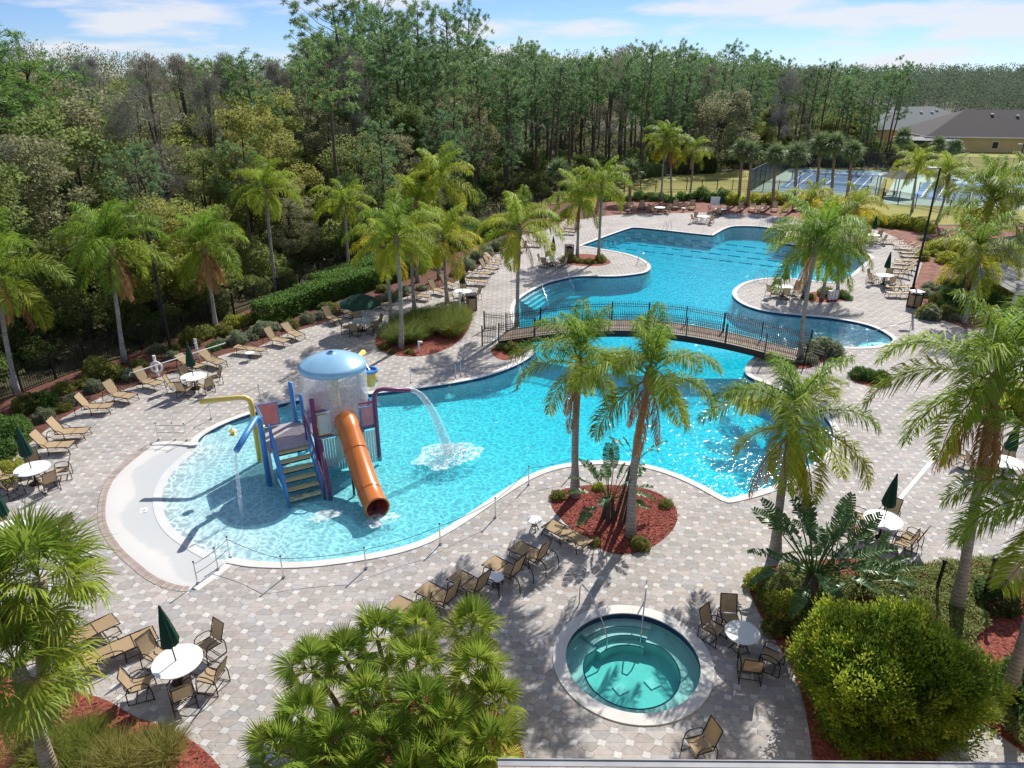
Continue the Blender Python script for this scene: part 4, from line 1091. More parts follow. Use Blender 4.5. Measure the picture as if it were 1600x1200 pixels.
for i in range(30):
    t = random.random() * 9.99; k = int(t) + 1; a_, b_ = Vector(EDGE_L[min(22, k * 2)]), Vector(FENCE[min(9, int(k * .95))]); q = a_.lerp(b_, random.uniform(.25, .85)); px_, py_ = px_of0(q.x, q.y)
    shrub(px_, py_, random.uniform(.6, 1.0), random.choice([OLIVE, SILV, MIDG, OLIVE]), 'small plant scattered in the bed along the black fence', 'plants along the black fence')
# clipped hedge against the woods
def hedge_box(n, size): 
    P = RNG.uniform(-1, 1, (n, 3)); ax = RNG.integers(0, 3, n); sg = np.where(RNG.random(n) < .5, -1, 1)
    P[np.arange(n), ax] = np.where(ax == 2, 1, sg) * (1 + RNG.normal(0, .05, n)); P[:, 2] = (P[:, 2] + 1) / 2
    P *= np.array([1.35, .75, 1.5]); P += RNG.normal(0, .05, (n, 3))
    D = unit(n); D[:, 2] += .5; return blades(P, D, size * RNG.uniform(.7, 1.3, n), size * .55)
HB = [np_mesh('hedge', V, quads(V), 'leaves') for V in (hedge_box(4200, .17), hedge_box(4200, .17))]
hl = [G(*p) for p in ((415, 505), (480, 478), (545, 458), (600, 440), (650, 424))]
h2 = [G(*p) for p in ((500, 462), (560, 440), (620, 418), (690, 395), (760, 372), (800, 356))]
for line, lab in ((hl, 'clipped dark green hedge section behind the loungers'), (h2, 'taller hedge section along the fence under the woods')):
    for a, c in zip(line[:-1], line[1:]):
        k = max(1, round((c - a).length / 2.5))
        for i in range(k):
            p = a.lerp(c, (i + .5) / k); o = inst('hedge', HB[i % 2], None, (p.x, p.y, -.05), (0, 0, math.atan2((c - a).y, (c - a).x)), (1, 1.1, random.uniform(.85, 1.0) * (1.0 if line is hl else 1.15)), Vector((.10, .20, .04)) * random.uniform(.85, 1.15))
            tag(o, lab, 'hedge', 'front hedge' if line is hl else 'fence hedge')
# ornamental grass
def tuft(n, h, rad, wid, lean):
    a = RNG.uniform(0, 6.28, n); r = rad * np.sqrt(RNG.random(n)); P = np.stack([np.cos(a) * r, np.sin(a) * r, np.zeros(n)], 1)
    D = np.stack([np.cos(a) * lean * RNG.random(n), np.sin(a) * lean * RNG.random(n), np.ones(n)], 1); D = norm(D + RNG.normal(0, .12, (n, 3)))
    L = h * RNG.uniform(.6, 1.1, n); m = P + D * (L * .55)[:, None]; D2 = D.copy(); D2[:, :2] *= 2.2; D2[:, 2] -= .35; D2 = norm(D2); tip = m + D2 * (L * .5)[:, None]
    s = norm(np.cross(D, RNG.normal(size=(n, 3)))) * wid / 2
    V = np.stack([P, m - s, tip, m + s], 1).reshape(-1, 3); return np_mesh('grass_tuft', V, quads(V), 'grass_blade')
TU = [tuft(650, 1.25, .4, .022, .75), tuft(650, 1.15, .45, .022, .9)]
for i in range(34):
    u, v = random.random(), random.random()
    p = G(632 + 95 * u - 14 * v, 498 + 36 * v + (-12 + 24 * (1 - u)) * .5)
    o = inst('grass_tuft', TU[i % 2], None, (p.x, p.y, 0), (0, 0, random.uniform(0, 6)), random.uniform(.95, 1.25), (.15, .21, .045) if random.random() < .7 else (.24, .27, .05))
    tag(o, 'tall arching ornamental grass tuft in the bed under the palms', 'grass', 'ornamental grass of the palm bed')
for i in range(17):
    p = G(random.uniform(60, 270), random.uniform(1160, 1230))
    o = inst('grass_tuft', TU[i % 2], None, (p.x, p.y, 0), (0, 0, random.uniform(0, 6)), random.uniform(.6, .85), (.24, .29, .05) if random.random() < .7 else (.36, .32, .09))
    tag(o, 'yellow-green ornamental grass tuft in the front left mulch bed', 'grass', 'ornamental grass of the front left bed')
# big round shrub at the front right
bc = G(1366, 1122)
def bush_tufts(nc, lo, hi, zmin, per, spread):
    d = unit(nc); d[:, 2] = np.where(d[:, 2] < zmin, np.abs(d[:, 2]), d[:, 2])
    sup = (np.abs(d) ** 4.2).sum(1) ** (-1 / 4.2)
    big = 1 + .14 * np.sin(d[:, 0] * 5 + 1.1) * np.sin(d[:, 1] * 4 + .5) + .06 * np.sin(d[:, 2] * 7 + d[:, 0] * 6)
    C = d * (sup * big * RNG.uniform(lo, hi, nc))[:, None] * np.array([1.74, 1.45, 1.32]) + np.array([0, 0, 1.34])
    n = nc * per; g = RNG.normal(0, 1, (n, 3)) * spread
    P = np.repeat(C, per, 0) + g; P[:, 2] = np.maximum(P[:, 2], .05)
    D = norm(g) * .7 + np.repeat(d, per, 0) * .5 + RNG.normal(0, .3, (n, 3)); D[:, 2] += .6
    V = blades(P, D, RNG.uniform(.08, .14, n), RNG.uniform(.03, .055, n)); return np_mesh('foliage', V, quads(V), 'leaves')
o = thing('round_shrub', (bc.x, bc.y, 0), 0, 'huge rounded bright green shrub in the front right bed', 'shrub')
inst('foliage', bush_tufts(900, .78, 1.0, -.85, 60, .13), o, color=(.15, .25, .03))
inst('pale_tufts', bush_tufts(330, .98, 1.14, -.1, 46, .08), o, color=(.38, .46, .04)); inst('mid_tufts', bush_tufts(330, .94, 1.10, -.5, 46, .09), o, color=(.22, .34, .03)); inst('dry_leaves', bush_tufts(14, .98, 1.05, -.1, 24, .06), o, color=(.35, .17, .06))  # lighter, yellower tufts on the outer shell, the palest mostly on the upper half
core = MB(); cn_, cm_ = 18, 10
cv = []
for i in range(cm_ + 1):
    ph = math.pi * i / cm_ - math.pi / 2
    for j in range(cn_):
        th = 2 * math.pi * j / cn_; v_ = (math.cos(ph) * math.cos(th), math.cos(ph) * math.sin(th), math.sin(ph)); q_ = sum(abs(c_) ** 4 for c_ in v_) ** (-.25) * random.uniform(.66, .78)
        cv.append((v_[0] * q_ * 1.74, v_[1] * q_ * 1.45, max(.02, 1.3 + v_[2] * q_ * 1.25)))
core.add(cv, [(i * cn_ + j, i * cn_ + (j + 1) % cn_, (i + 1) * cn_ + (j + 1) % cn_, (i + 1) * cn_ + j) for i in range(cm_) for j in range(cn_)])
MATS['inner_shade'] = mat('inner_shade', (.03, .045, .012), (.06, .08, .02), 6, .95)
core.obj('shade_core', 'inner_shade', o)  # dark filler hull; the shade between the leaves is put into its colour
for k in range(6):
    a = k * 1.05; MB().tube([(.1 * math.cos(a), .1 * math.sin(a), -.02), (.5 * math.cos(a), .45 * math.sin(a), .7), (1.3 * math.cos(a), 1.1 * math.sin(a), 1.7)], [.07, .05, .02], 6).obj('branch', 'bark', o)
# variegated ground cover, one mass
Pg = np.array(GP([(1400,905),(1440,888),(1480,882),(1545,876),(1640,872),(1640,900),(1600,915),(1530,930),(1545,985),(1520,1000),(1545,1060),(1560,1100),(1640,1160),(1640,1195),(1600,1176),(1545,1130),(1490,1118),(1440,960)]))
lo, hi = Pg.min(0), Pg.max(0); pts = RNG.uniform(lo, hi, (60000, 2)); dg_, _ = sdist(Pg, pts); pts = pts[dg_ < 0]
hgt = .16 + .16 * (np.sin(pts[:, 0] * 5) * np.sin(pts[:, 1] * 4.3) + 1) / 2
P = np.concatenate([pts, (hgt * RNG.uniform(.5, 1.1, len(pts)))[:, None]], 1); D = unit(len(P)); D[:, 2] = np.abs(D[:, 2]) * .6 + .3
V = blades(P, D, RNG.uniform(.07, .13, len(P)), .05)
Pg2 = np.array(GP([(1172,905),(1200,892),(1330,878),(1420,890),(1440,960),(1300,985),(1240,990),(1205,960)])); lo, hi = Pg2.min(0), Pg2.max(0); pts = RNG.uniform(lo, hi, (26000, 2)); dg_, _ = sdist(Pg2, pts); pts = pts[dg_ < 0]; pts = pts[(np.sin(pts[:, 0] * 2.1) + np.sin(pts[:, 1] * 2.7 + 1)) > -.7]
P2 = np.concatenate([pts, RNG.uniform(.08, .38, (len(pts), 1))], 1); D2_ = unit(len(P2)); D2_[:, 2] = np.abs(D2_[:, 2]) * .6 + .3
V = np.concatenate([V, blades(P2, D2_, RNG.uniform(.07, .13, len(P2)), .05)])
o = inst('ground_cover', np_mesh('ground_cover', V, quads(V), 'leaves'), color=(.25, .30, .10)); tag(o, 'pale variegated ground cover round the sign and bird of paradise', 'ground cover', kind='stuff')

# ------------------------------------------------------------------ woods
def pine(H=18.0, crown=.5, nb=34, tuft=15, spread=3.2, flat=False):
    b = MB(); lean = random.uniform(-.25, .25)
    tp = lambda t: Vector((lean * math.sin(t * 3) + .15 * math.sin(t * 7), .2 * math.sin(t * 5), H * t))
    b.tube([tp(i / 8) for i in range(9)], [.24 * (1 - .8 * i / 8) + .015 for i in range(9)], 7)
    roots, a = [], 0
    for i in range(nb):
        f = i / (nb - 1); t = 1 - crown * (1 - f) ** 1.0 if not flat else 1 - crown * (1 - f) ** .7
        a += 2.4 + random.uniform(-.5, .5)
        L = spread * (.35 + .75 * math.sin(math.pi * min(1, .12 + .8 * (1 - f)))) * random.uniform(.55, 1.1)
        p = tp(t * .985); up = random.uniform(.05, .5) + .5 * f
        q = p + Vector((math.cos(a) * L, math.sin(a) * L, L * up)); m = p.lerp(q, .5) - Vector((0, 0, .12 * L))
        b.tube([p, m, q], [.05, .035, .015], 3, cap=False)
        for k in range(random.randint(3, 5)):
            s = random.uniform(.55, 1.05); base = (p.lerp(m, s * 2) if s < .5 else m.lerp(q, s * 2 - 1))
            roots.append(base + Vector((random.gauss(0, .38), random.gauss(0, .38), random.gauss(.1, .25))))
    for k in range(5): roots.append(tp(1) + Vector((random.gauss(0, .3), random.gauss(0, .3), random.uniform(-.4, .3))))
    P = np.repeat(np.array([tuple(r) for r in roots]), tuft, axis=0) + RNG.normal(0, .06, (len(roots) * tuft, 3))
    D = unit(len(P)); D[:, 2] += .35
    V = blades(P, D, RNG.uniform(.30, .50, len(P)), RNG.uniform(.04, .075, len(P)))
    return b.mesh('trunk', 'bark_pine'), np_mesh('crown', V, quads(V), 'needles')
def broad(H=11.0, rad=3.4, nl=14000, size=.21, base=.25, twiggy=False):
    b = MB(); b.tube([(0, 0, -.05), (.15, .1, H * .3), (0, .2, H * .75)], [.22, .16, .05], 6)
    cl = []
    for k in range(40):
        a = random.uniform(0, 6.28); f = random.uniform(base, 1.0); r = rad * math.sin(math.pi * (.18 + .72 * (f - base) / (1 - base))) ** .8 * random.uniform(.55, 1.0)
        c = Vector((math.cos(a) * r, math.sin(a) * r, H * f)); cl.append(c)
        if k < 14: b.tube([(0, .1, H * max(.15, f * .6)), c.lerp(Vector((0, 0, c.z)), .4), c], [.07, .04, .015], 3, cap=False)
    C = np.array([tuple(c) for c in cl]); per = nl // len(cl)
    cr_ = RNG.uniform(.16, .30, len(cl)) * rad * 1.15
    d = unit(per * len(cl)); d[:, 2] *= .75
    P = np.repeat(C, per, 0) + d * (np.repeat(cr_, per) * (1 - RNG.random(per * len(cl)) ** 2 * .6))[:, None]
    D = d + RNG.normal(0, .6, d.shape)
    if twiggy: V = blades(P, D + np.array([0, 0, .6]), RNG.uniform(.35, .7, len(P)), .04)
    else: V = blades(P, D, size * RNG.uniform(.6, 1.3, len(P)), size * RNG.uniform(.4, .75, len(P)))
    return b.mesh('trunk', 'bark'), np_mesh('crown', V, quads(V), 'twigs' if twiggy else 'leaves')
PINES = [pine(18, .42, 34, 44), pine(18, .55, 42, 40, 2.9), pine(18, .32, 30, 52, 3.7, True), pine(18, .68, 50, 40, 2.6)]
BROAD = [broad(11, 3.4), broad(9, 3.2, 13000, .20, .15), broad(12, 2.8, 13000, .21, .2)]
BARE = [broad(15, 2.4, 5200, .3, .3, True), broad(15, 1.8, 4600, .3, .35, True)]
BUSH = [np_mesh('bush', V, quads(V), 'leaves') for V in (cloud(6000, (1.9, 1.8, 2.6), .20, .5), cloud(6000, (2.2, 1.9, 2.0), .19, .5))]
F_np = np.array(FENCE)
def behind(x, y):
    """metres beyond the fence line (positive = in the woods)"""
    p = np.array([[x, y]]); best, sg = 1e9, 1
    for a, c in zip(F_np[:-1], F_np[1:]):
        ab = c - a; t = max(0, min(1, float((p[0] - a) @ ab / (ab @ ab)))); q = a + ab * t; d = math.hypot(*(p[0] - q))
        if d < best: best = d; sg = 1 if ab[0] * (y - a[1]) - ab[1] * (x - a[0]) > 0 else -1
    return best * sg
def in_clearing(x, y):
    d, _ = sdist(LAWN, np.array([[x, y]]))
    return d[0] < 1.5
def px_of(x, y, z=0.0):
    dep = y * CT + (CAM_H - z) * ST; return 800 + FPX * x / dep, 600 + FPX * ((CAM_H - z) * CT - y * ST) / dep
def top_z(py, Y):
    ry = (600 - py) / FPX; return CAM_H + Y * (ry * CT - ST) / (CT + ry * ST)
SKY = [(-200, 40), (0, 45), (150, 62), (300, 78), (470, 80), (520, 40), (760, 60), (830, 72), (1000, 66), (1150, 72), (1230, 92), (1400, 102), (1800, 104)]
def skyline(px): return float(np.interp(px, [s[0] for s in SKY], [s[1] for s in SKY]))
PG = [(0.143, 0.286, 0.092), (0.168, 0.302, 0.109), (0.134, 0.252, 0.101), (0.193, 0.319, 0.101)]
BG = [(.28, .32, .075), (.34, .35, .08), (.21, .27, .075), (.26, .26, .13), (.16, .24, .065)]
tree_no = [0]
def put_tree(name, pair, x, y, h, H, color, label, group, wide=1.0):
    o = thing(name, (x, y, -.05), random.uniform(0, 6.28), label, 'tree', group)
    s = h / H; sc3 = (s * wide, s * wide, s)
    inst('trunk', pair[0], o, scale=sc3); inst('crown', pair[1], o, scale=sc3, color=Vector(color) * random.uniform(.85, 1.15))
    tree_no[0] += 1
    return o
# the pines one can single out against the sky
for px, Y, top, v, col_, wide in ((548,84,0,2,1,1.25),(602,92,8,0,0,1.0),(612,80,14,2,1,1.1),(662,96,12,2,1,1.0),(708,90,20,0,1,.95),(738,104,56,0,3,.9),(735,120,22,2,0,.9),(415,66,92,3,1,1.3),(640,100,30,1,1,1.0),(575,108,30,1,2,1.0),(500,90,62,3,1,1.2)):
    Y *= 1.2; dep = Y * CT + CAM_H * ST; x = (px - 800) / FPX * dep; h = top_z(top, Y)
    put_tree('pine_tree', PINES[v], x, Y, h, 18.4, PG[col_], 'tall flat-topped pine rising above the woods against the sky', 'pines standing out against the sky', wide)
for px, Y, top, v, wide in ((52,46,58,3,1.7),(120,52,100,3,1.7),(20,58,28,1,1.5),(225,60,150,3,1.4),(390,70,112,3,1.5),(-40,48,80,3,1.6)):
    Y *= 1.2; dep = Y * CT + CAM_H * ST; x = (px - 800) / FPX * dep; h = top_z(top, Y)
    put_tree('pine_tree', PINES[v], x, Y, h, 18.4, (.16, .31, .06), 'bushy bright green pine at the left edge of the woods', 'bushy pines at the left', wide)
for px, Y, top, v, wide in ((1385,128,100,2,.9),(1372,124,112,0,.8),(1320,126,108,1,.9),(1300,130,106,0,.9),(1275,122,100,1,.9),(1345,135,118,1,.9)):
    Y *= 1.2; dep = Y * CT + CAM_H * ST; x = (px - 800) / FPX * dep; h = top_z(top, Y)
    put_tree('pine_tree', PINES[v], x, Y, h, 18.4, PG[0], 'slender pine behind the tennis courts near the house roofs', 'pines behind the courts', wide)
placed = []
def far_enough(x, y, r):
    for a, c, q in placed:
        if (a - x) ** 2 + (c - y) ** 2 < min(r, q) ** 2: return False
    placed.append((x, y, r)); return True
tries = 0
n_pine = n_broad = n_bare = 0
while tries < 9000 and tree_no[0] < 330:
    tries += 1
    Y = random.uniform(36, 205) if random.random() < .75 else random.uniform(84, 168)
    X = random.uniform(-.80 * Y - 6, min(.62 * Y, 74))
    d = behind(X, Y)
    if d < 2.6 or d > 90 or in_clearing(X, Y): continue
    px, py = px_of(X, Y)
    if px > 1180 and Y < 137: continue
    if not far_enough(X, Y, 2.9 + d * .03): continue
    hs = top_z(skyline(px) + random.uniform(0, 26) ** 1.0 - (4 if random.random() < .1 else 0), Y)
    if d < 7:                                   # edge of the woods: lower leafy trees
        hs *= random.uniform(.45, .75)
    r = random.random()
    left = px < 480
    if r < (.16 if left else .50 if px < 780 else .84):
        vi = random.randrange(4); vw = ('open-crowned', 'deep-crowned', 'flat-topped', 'long-crowned')[vi]
        put_tree('pine_tree', PINES[vi], X, Y, max(7, hs * random.uniform(.82, 1.02)), 18.4, random.choice(PG), vw + (' pine among the dense mixed woods' if px < 780 else ' pine of the even stand behind the lawn'), vw + (' pines of the woods' if px < 780 else ' pines behind the lawn'), random.uniform(.85, 1.2) * (1.15 if left else 1))
    elif r < (.78 if left else .93) or d < 9:
        v = random.randrange(3); Hn = (11, 9, 12)[v]
        h = max(4, hs * random.uniform(.45, .78) if not left else hs * random.uniform(.6, .95))
        ci = random.randrange(4) if left or random.random() < .5 else random.randrange(2, 5); cw = ('olive green', 'yellow tinged', 'mid green', 'rusty brown', 'dark green')[ci]
        sh_ = ('spreading', 'low rounded', 'upright')[v]
        put_tree('leafy_tree', BROAD[v], X, Y, h, Hn * 1.08, BG[ci], sh_ + ' ' + cw + (' leafy tree among the dense woods' if px < 780 else ' leafy tree under the pines behind the lawn'), sh_ + ' ' + cw + (' trees of the woods' if px < 780 else ' trees behind the lawn'), random.uniform(1.0, 1.35))
    else:
        put_tree('bare_tree', random.choice(BARE), X, Y, hs * random.uniform(.9, 1.04), 15.6, random.choice([(.30, .29, .24), (.34, .31, .23), (.28, .28, .21)]), 'grey-brown nearly leafless cypress among the woods', 'bare cypresses of the woods')
BUSHC = (('mid green', BG[2]), ('fresh green', BG[4]), ('dark green', (.08, .12, .03)), ('deep green', (.10, .14, .04)), ('olive grey', (.15, .16, .07)))
def put_bush(X, Y, sc1, where='at the foot of the woods'):
    cw, cc = random.choice(BUSHC); k = random.randrange(2)
    o = inst('bush', BUSH[k], None, (X, Y, -.1), (0, 0, random.uniform(0, 6)), sc1, Vector(cc) * random.uniform(.8, 1.2))
    tag(o, ('tall ' if k == 0 else 'broad ') + cw + ' understorey bush ' + where, 'bush', ('tall ' if k == 0 else 'broad ') + cw + ' bushes ' + where)
for i in range(60):
    q = G(random.uniform(1150, 1450), random.uniform(228, 260))
    dd3, _ = sdist(GP([(1170,299),(1233,263),(1388,267),(1720,278),(1720,332),(1366,309)]), np.array([[q.x, q.y]]))
    if dd3[0] > 1.5: put_bush(q.x, q.y, random.uniform(.7, 1.5), 'behind the tennis courts')
for i in range(16):
    q = G(random.uniform(1190, 1365), random.uniform(222, 250)); v = random.randrange(3)
    put_tree('leafy_tree', BROAD[v], q.x, q.y, random.uniform(6, 10), (11, 9, 12)[v], BG[random.choice([0, 2, 4])], ('spreading', 'low rounded', 'upright')[v] + ' leafy tree between the tennis courts and the houses', ('spreading', 'low rounded', 'upright')[v] + ' trees behind the courts', 1.2)
# dense bushes closing the foot of the woods
tries = nb_ = 0
placed2 = []
while tries < 6000 and nb_ < 300:
    tries += 1
    Y = random.uniform(33, 165); X = random.uniform(-.80 * Y - 4, min(.6 * Y, 72)); d = behind(X, Y)
    if d < 1.8 or d > 40 or in_clearing(X, Y): continue
    px, py = px_of(X, Y)
    if px > 1175 and Y < 134: continue
    if any((a - X) ** 2 + (c - Y) ** 2 < 4.4 for a, c in placed2): continue
    placed2.append((X, Y)); nb_ += 1
    put_bush(X, Y, random.uniform(.6, 1.25) * (1.15 if d > 5 else .85))
# low undergrowth over the forest floor, one mass
WOODS = [tuple(p) for p in FENCE[:15]] + [(75, 140), (75, 215), (-175, 215), (-60, 40)]
pts = np.stack([RNG.uniform(-160, 75, 260000), RNG.uniform(30, 215, 260000)], 1)
pts = pts[(np.abs(pts[:, 0]) < pts[:, 1] * .82 + 5)]
dw, _ = sdist(WOODS, pts); pts = pts[dw < -1.5]; dl, _ = sdist(LAWN, pts); pts = pts[dl > .8][:90000]
hz = .25 + 1.1 * (np.sin(pts[:, 0] * .55 + np.sin(pts[:, 1] * .3) * 2) * np.sin(pts[:, 1] * .47 + 1) * .5 + .5) ** 1.5
P = np.concatenate([pts, (hz * RNG.uniform(.15, 1.0, len(pts)))[:, None]], 1); D = unit(len(P)); D[:, 2] = np.abs(D[:, 2]) + .2
V = blades(P, D, RNG.uniform(.35, .7, len(P)), RNG.uniform(.2, .38, len(P)))
o = inst('undergrowth', np_mesh('undergrowth', V, quads(V), 'leaves'), color=(.12, .135, .05)); tag(o, 'low tangled undergrowth covering the floor of the woods', 'undergrowth', kind='stuff')
# the far-off wood: one mass of crowns
def mass(n, region, hgt):
    Vs = []
    for k in range(n):
        x, y = region()
        h = hgt(x, y); m = 300 if y < 300 else 200 if y < 450 else 110 if y < 700 else 70
        rad = random.uniform(2.4, 4.4); sz = .42 if y < 300 else .6 if y < 450 else .9 if y < 700 else 1.2
        d = unit(m); P = d * np.array([rad, rad, h * .48]) * (1 - RNG.random((m, 1)) ** 2 * .4) + np.array([x, y, h * .52])
        D = d + RNG.normal(0, .5, (m, 3)); D[:, 2] += .3
        Vs.append(blades(P, D, sz * RNG.uniform(.9, 1.7, m), sz * .7))
    return np.concatenate(Vs)
def reg_r():
    while True:
        y = 178 + 780 * random.random() ** 1.6; x = random.uniform(.18 * y, .95 * y)
        if x < 160 and x > 62 and y < 285: continue
        return x, y
def reg_b():
    y = random.uniform(195, 390); return random.uniform(-.85 * y, .42 * y), y
V1 = mass(2100, reg_r, lambda x, y: max(6, top_z(101 + random.uniform(-2, 16) + max(0, 400 - y) * .14, y)))
V2 = mass(620, reg_b, lambda x, y: top_z(skyline(px_of(x, y)[0]) + random.uniform(6, 26), y))
for V, nm, c in ((V1, 'distant dark green wood beyond the houses', (.105, .15, .09)), (V2, 'deep wood behind the nearer trees', (.17, .18, .075))):
    o = inst('distant_wood', np_mesh('distant_wood', V, quads(V), 'far_leaves'), color=c); tag(o, nm, 'wood', kind='stuff')
# ------------------------------------------------------------------ sling furniture
def chaise_meshes(angle):
    """x from head (0) to foot (2.0)"""
    hx, sz, w = .78, .36, .33
    ca, sa = math.cos(angle), math.sin(angle); bl = .78
    m = {}
    b = MB()
    for y in (-w, w): b.tube([(hx - .1, y, sz), (1.3, y, sz + .01), (1.9, y, sz), (1.98, y, sz - .03)], .02, 6)
    for x in (hx, 1.35, 1.96): b.tube([(x, -w, sz - .01), (x, w, sz - .01)], .018, 6)
    m['frame'] = b.mesh('frame', 'brown_metal', True)
    b = MB()
    for y in (-w + .02, w - .02): b.tube([(hx, y, sz + .02), (hx - ca * bl, y, sz + .02 + sa * bl)], .019, 6)
    b.tube([(hx - ca * bl, -w + .02, sz + .02 + sa * bl), (hx - ca * bl, w - .02, sz + .02 + sa * bl)], .019, 6)
    m['back_frame'] = b.mesh('back_frame', 'brown_metal', True)
    b = MB(); n = 6; yw = w - .03
    prof = [(hx + .02 + (1.92 - hx) * i / n, sz + .024 - .03 * math.sin(math.pi * i / n)) for i in range(n + 1)]
    b.add([(x, s * yw, z) for x, z in prof for s in (-1, 1)], [(2 * i, 2 * i + 2, 2 * i + 3, 2 * i + 1) for i in range(n)])
    m['seat_sling'] = b.mesh('seat_sling', 'sling', True)
    b = MB()
    prof = [(hx - ca * bl * i / n + sa * .02 * math.sin(math.pi * i / n), sz + .03 + sa * bl * i / n - .03 * math.sin(math.pi * i / n)) for i in range(n + 1)]
    b.add([(x, s * (w - .05), z) for x, z in prof for s in (-1, 1)], [(2 * i, 2 * i + 1, 2 * i + 3, 2 * i + 2) for i in range(n)])
    m['back_sling'] = b.mesh('back_sling', 'sling', True)
    for s, k in ((-1, 'armrest'), (1, 'armrest2')):
        y = s * (w + .03)
        m[k] = MB().tube([(.28, y, 0), (.3, y, .3), (.38, y, .52), (.55, y, .585), (.85, y, .55), (1.0, y, .47), (1.05, y, .34), (1.03, y, 0)], .018, 6).mesh('armrest', 'brown_metal', True)
    for s, k in ((-1, 'leg'), (1, 'leg2')):
        y = s * w
        m[k] = MB().tube([(1.56, y, sz - .01), (1.72, y, sz + .0), (1.88, y, .28), (1.94, y, 0)], .018, 6).tube([(1.0, y, .09), (1.92, y, .09)], .014, 5).mesh('leg', 'brown_metal', True)
    return m
CH_STEEP, CH_UP, CH_MID, CH_FLAT = chaise_meshes(R(72)), chaise_meshes(R(60)), chaise_meshes(R(33)), chaise_meshes(R(3))
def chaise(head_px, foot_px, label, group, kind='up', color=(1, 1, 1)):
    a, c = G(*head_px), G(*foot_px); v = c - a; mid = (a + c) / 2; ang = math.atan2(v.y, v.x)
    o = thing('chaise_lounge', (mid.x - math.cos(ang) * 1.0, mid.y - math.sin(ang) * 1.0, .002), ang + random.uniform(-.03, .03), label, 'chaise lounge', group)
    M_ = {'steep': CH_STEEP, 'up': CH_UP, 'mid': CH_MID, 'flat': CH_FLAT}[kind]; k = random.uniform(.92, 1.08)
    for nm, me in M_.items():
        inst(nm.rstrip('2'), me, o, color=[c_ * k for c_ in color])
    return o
cl = lambda where: ('tan sling chaise lounge ' + where)
for h, f, k in (((55,707),(108,705),'up'),((77,686),(134,684),'up'),((121,646),(173,643),'up'),((164,622),(211,629),'up'),((213,600),(252,609),'up')):
    chaise(h, f, cl('in the front left row by the mulch bed'), 'front left loungers', k)
for h, f, k in (((281,573),(316,582),'mid'),((312,564),(354,577),'mid')): chaise(h, f, cl('behind the umbrella table near the life ring'), 'loungers by the life ring', k)
for h, f, k in (((372,551),(412,555),'flat'),((416,535),(447,541),'up'),((443,521),(474,533),'mid')): chaise(h, f, cl('on the left deck between the life ring and the open umbrella'), 'loungers of the left deck', k)
for h, f, k in (((503,497),(533,510),'up'),((528,491),(556,498),'up'),((572,482),(602,482),'flat')): chaise(h, f, cl('beside the open green umbrella'), 'loungers by the open umbrella', k)
for h, f, k in (((638,467),(669,470),'flat'),((670,456),(694,462),'up'),((688,446),(710,452),'up')): chaise(h, f, cl('half hidden behind the palms of the grass bed'), 'loungers behind the grass bed', k)
for h, f, k in (((729,444),(758,446),'flat'),((733,432),(767,433),'flat'),((745,422),(776,427),'up'),((753,416),(781,419),'up'),((756,408),(786,412),'mid')): chaise(h, f, cl('in the close row left of the lap pool walk'), 'loungers of the middle row', k, (1.15, 1.15, 1.2))
for h, f, k in (((818,384),(846,386),'up'),((829,375),(852,378),'up'),((873,365),(899,367),'mid'),((877,360),(900,362),'mid'),((885,355),(903,357),'mid')): chaise(h, f, cl('by the western side of the lap pool'), 'loungers west of the lap pool', k, (1.1, 1.1, 1.12))
for px in (986, 1004, 1056, 1083, 1158, 1176, 1194, 1211, 1228, 1243):
    y = 327 + (px > 1140) * 3; chaise((px, y - 8), (px - 3, y + 8), cl('in the far row along the back hedge'), 'far row of loungers', random.choice(['up', 'mid', 'up']), (1.1, 1.08, 1.05))
for f, h in (((1377,380),(1411,382)),((1402,389),(1424,390)),((1407,394),(1436,395)),((1410,400),(1437,401)),((1411,406),(1441,407)),((1402,412),(1430,413)),((1399,418),(1427,420)),((1394,424),(1424,427)),((1388,431),(1420,434))):
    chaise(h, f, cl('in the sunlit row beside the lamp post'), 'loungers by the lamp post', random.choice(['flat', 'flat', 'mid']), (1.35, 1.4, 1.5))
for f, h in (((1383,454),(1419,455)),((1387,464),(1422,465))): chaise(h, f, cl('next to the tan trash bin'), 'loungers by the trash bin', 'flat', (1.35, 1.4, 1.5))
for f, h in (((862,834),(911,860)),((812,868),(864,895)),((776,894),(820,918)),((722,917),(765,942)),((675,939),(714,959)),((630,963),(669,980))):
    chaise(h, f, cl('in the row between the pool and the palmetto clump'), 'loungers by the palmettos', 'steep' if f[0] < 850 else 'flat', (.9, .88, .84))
chaise((148, 1044), (233, 1007), cl('lying flat near the front left umbrella table'), None, 'flat', (.95, .9, .85))
chaise((95, 1025), (168, 990), cl('partly hidden by the front cabbage palm fans'), None, 'mid', (.95, .9, .85))

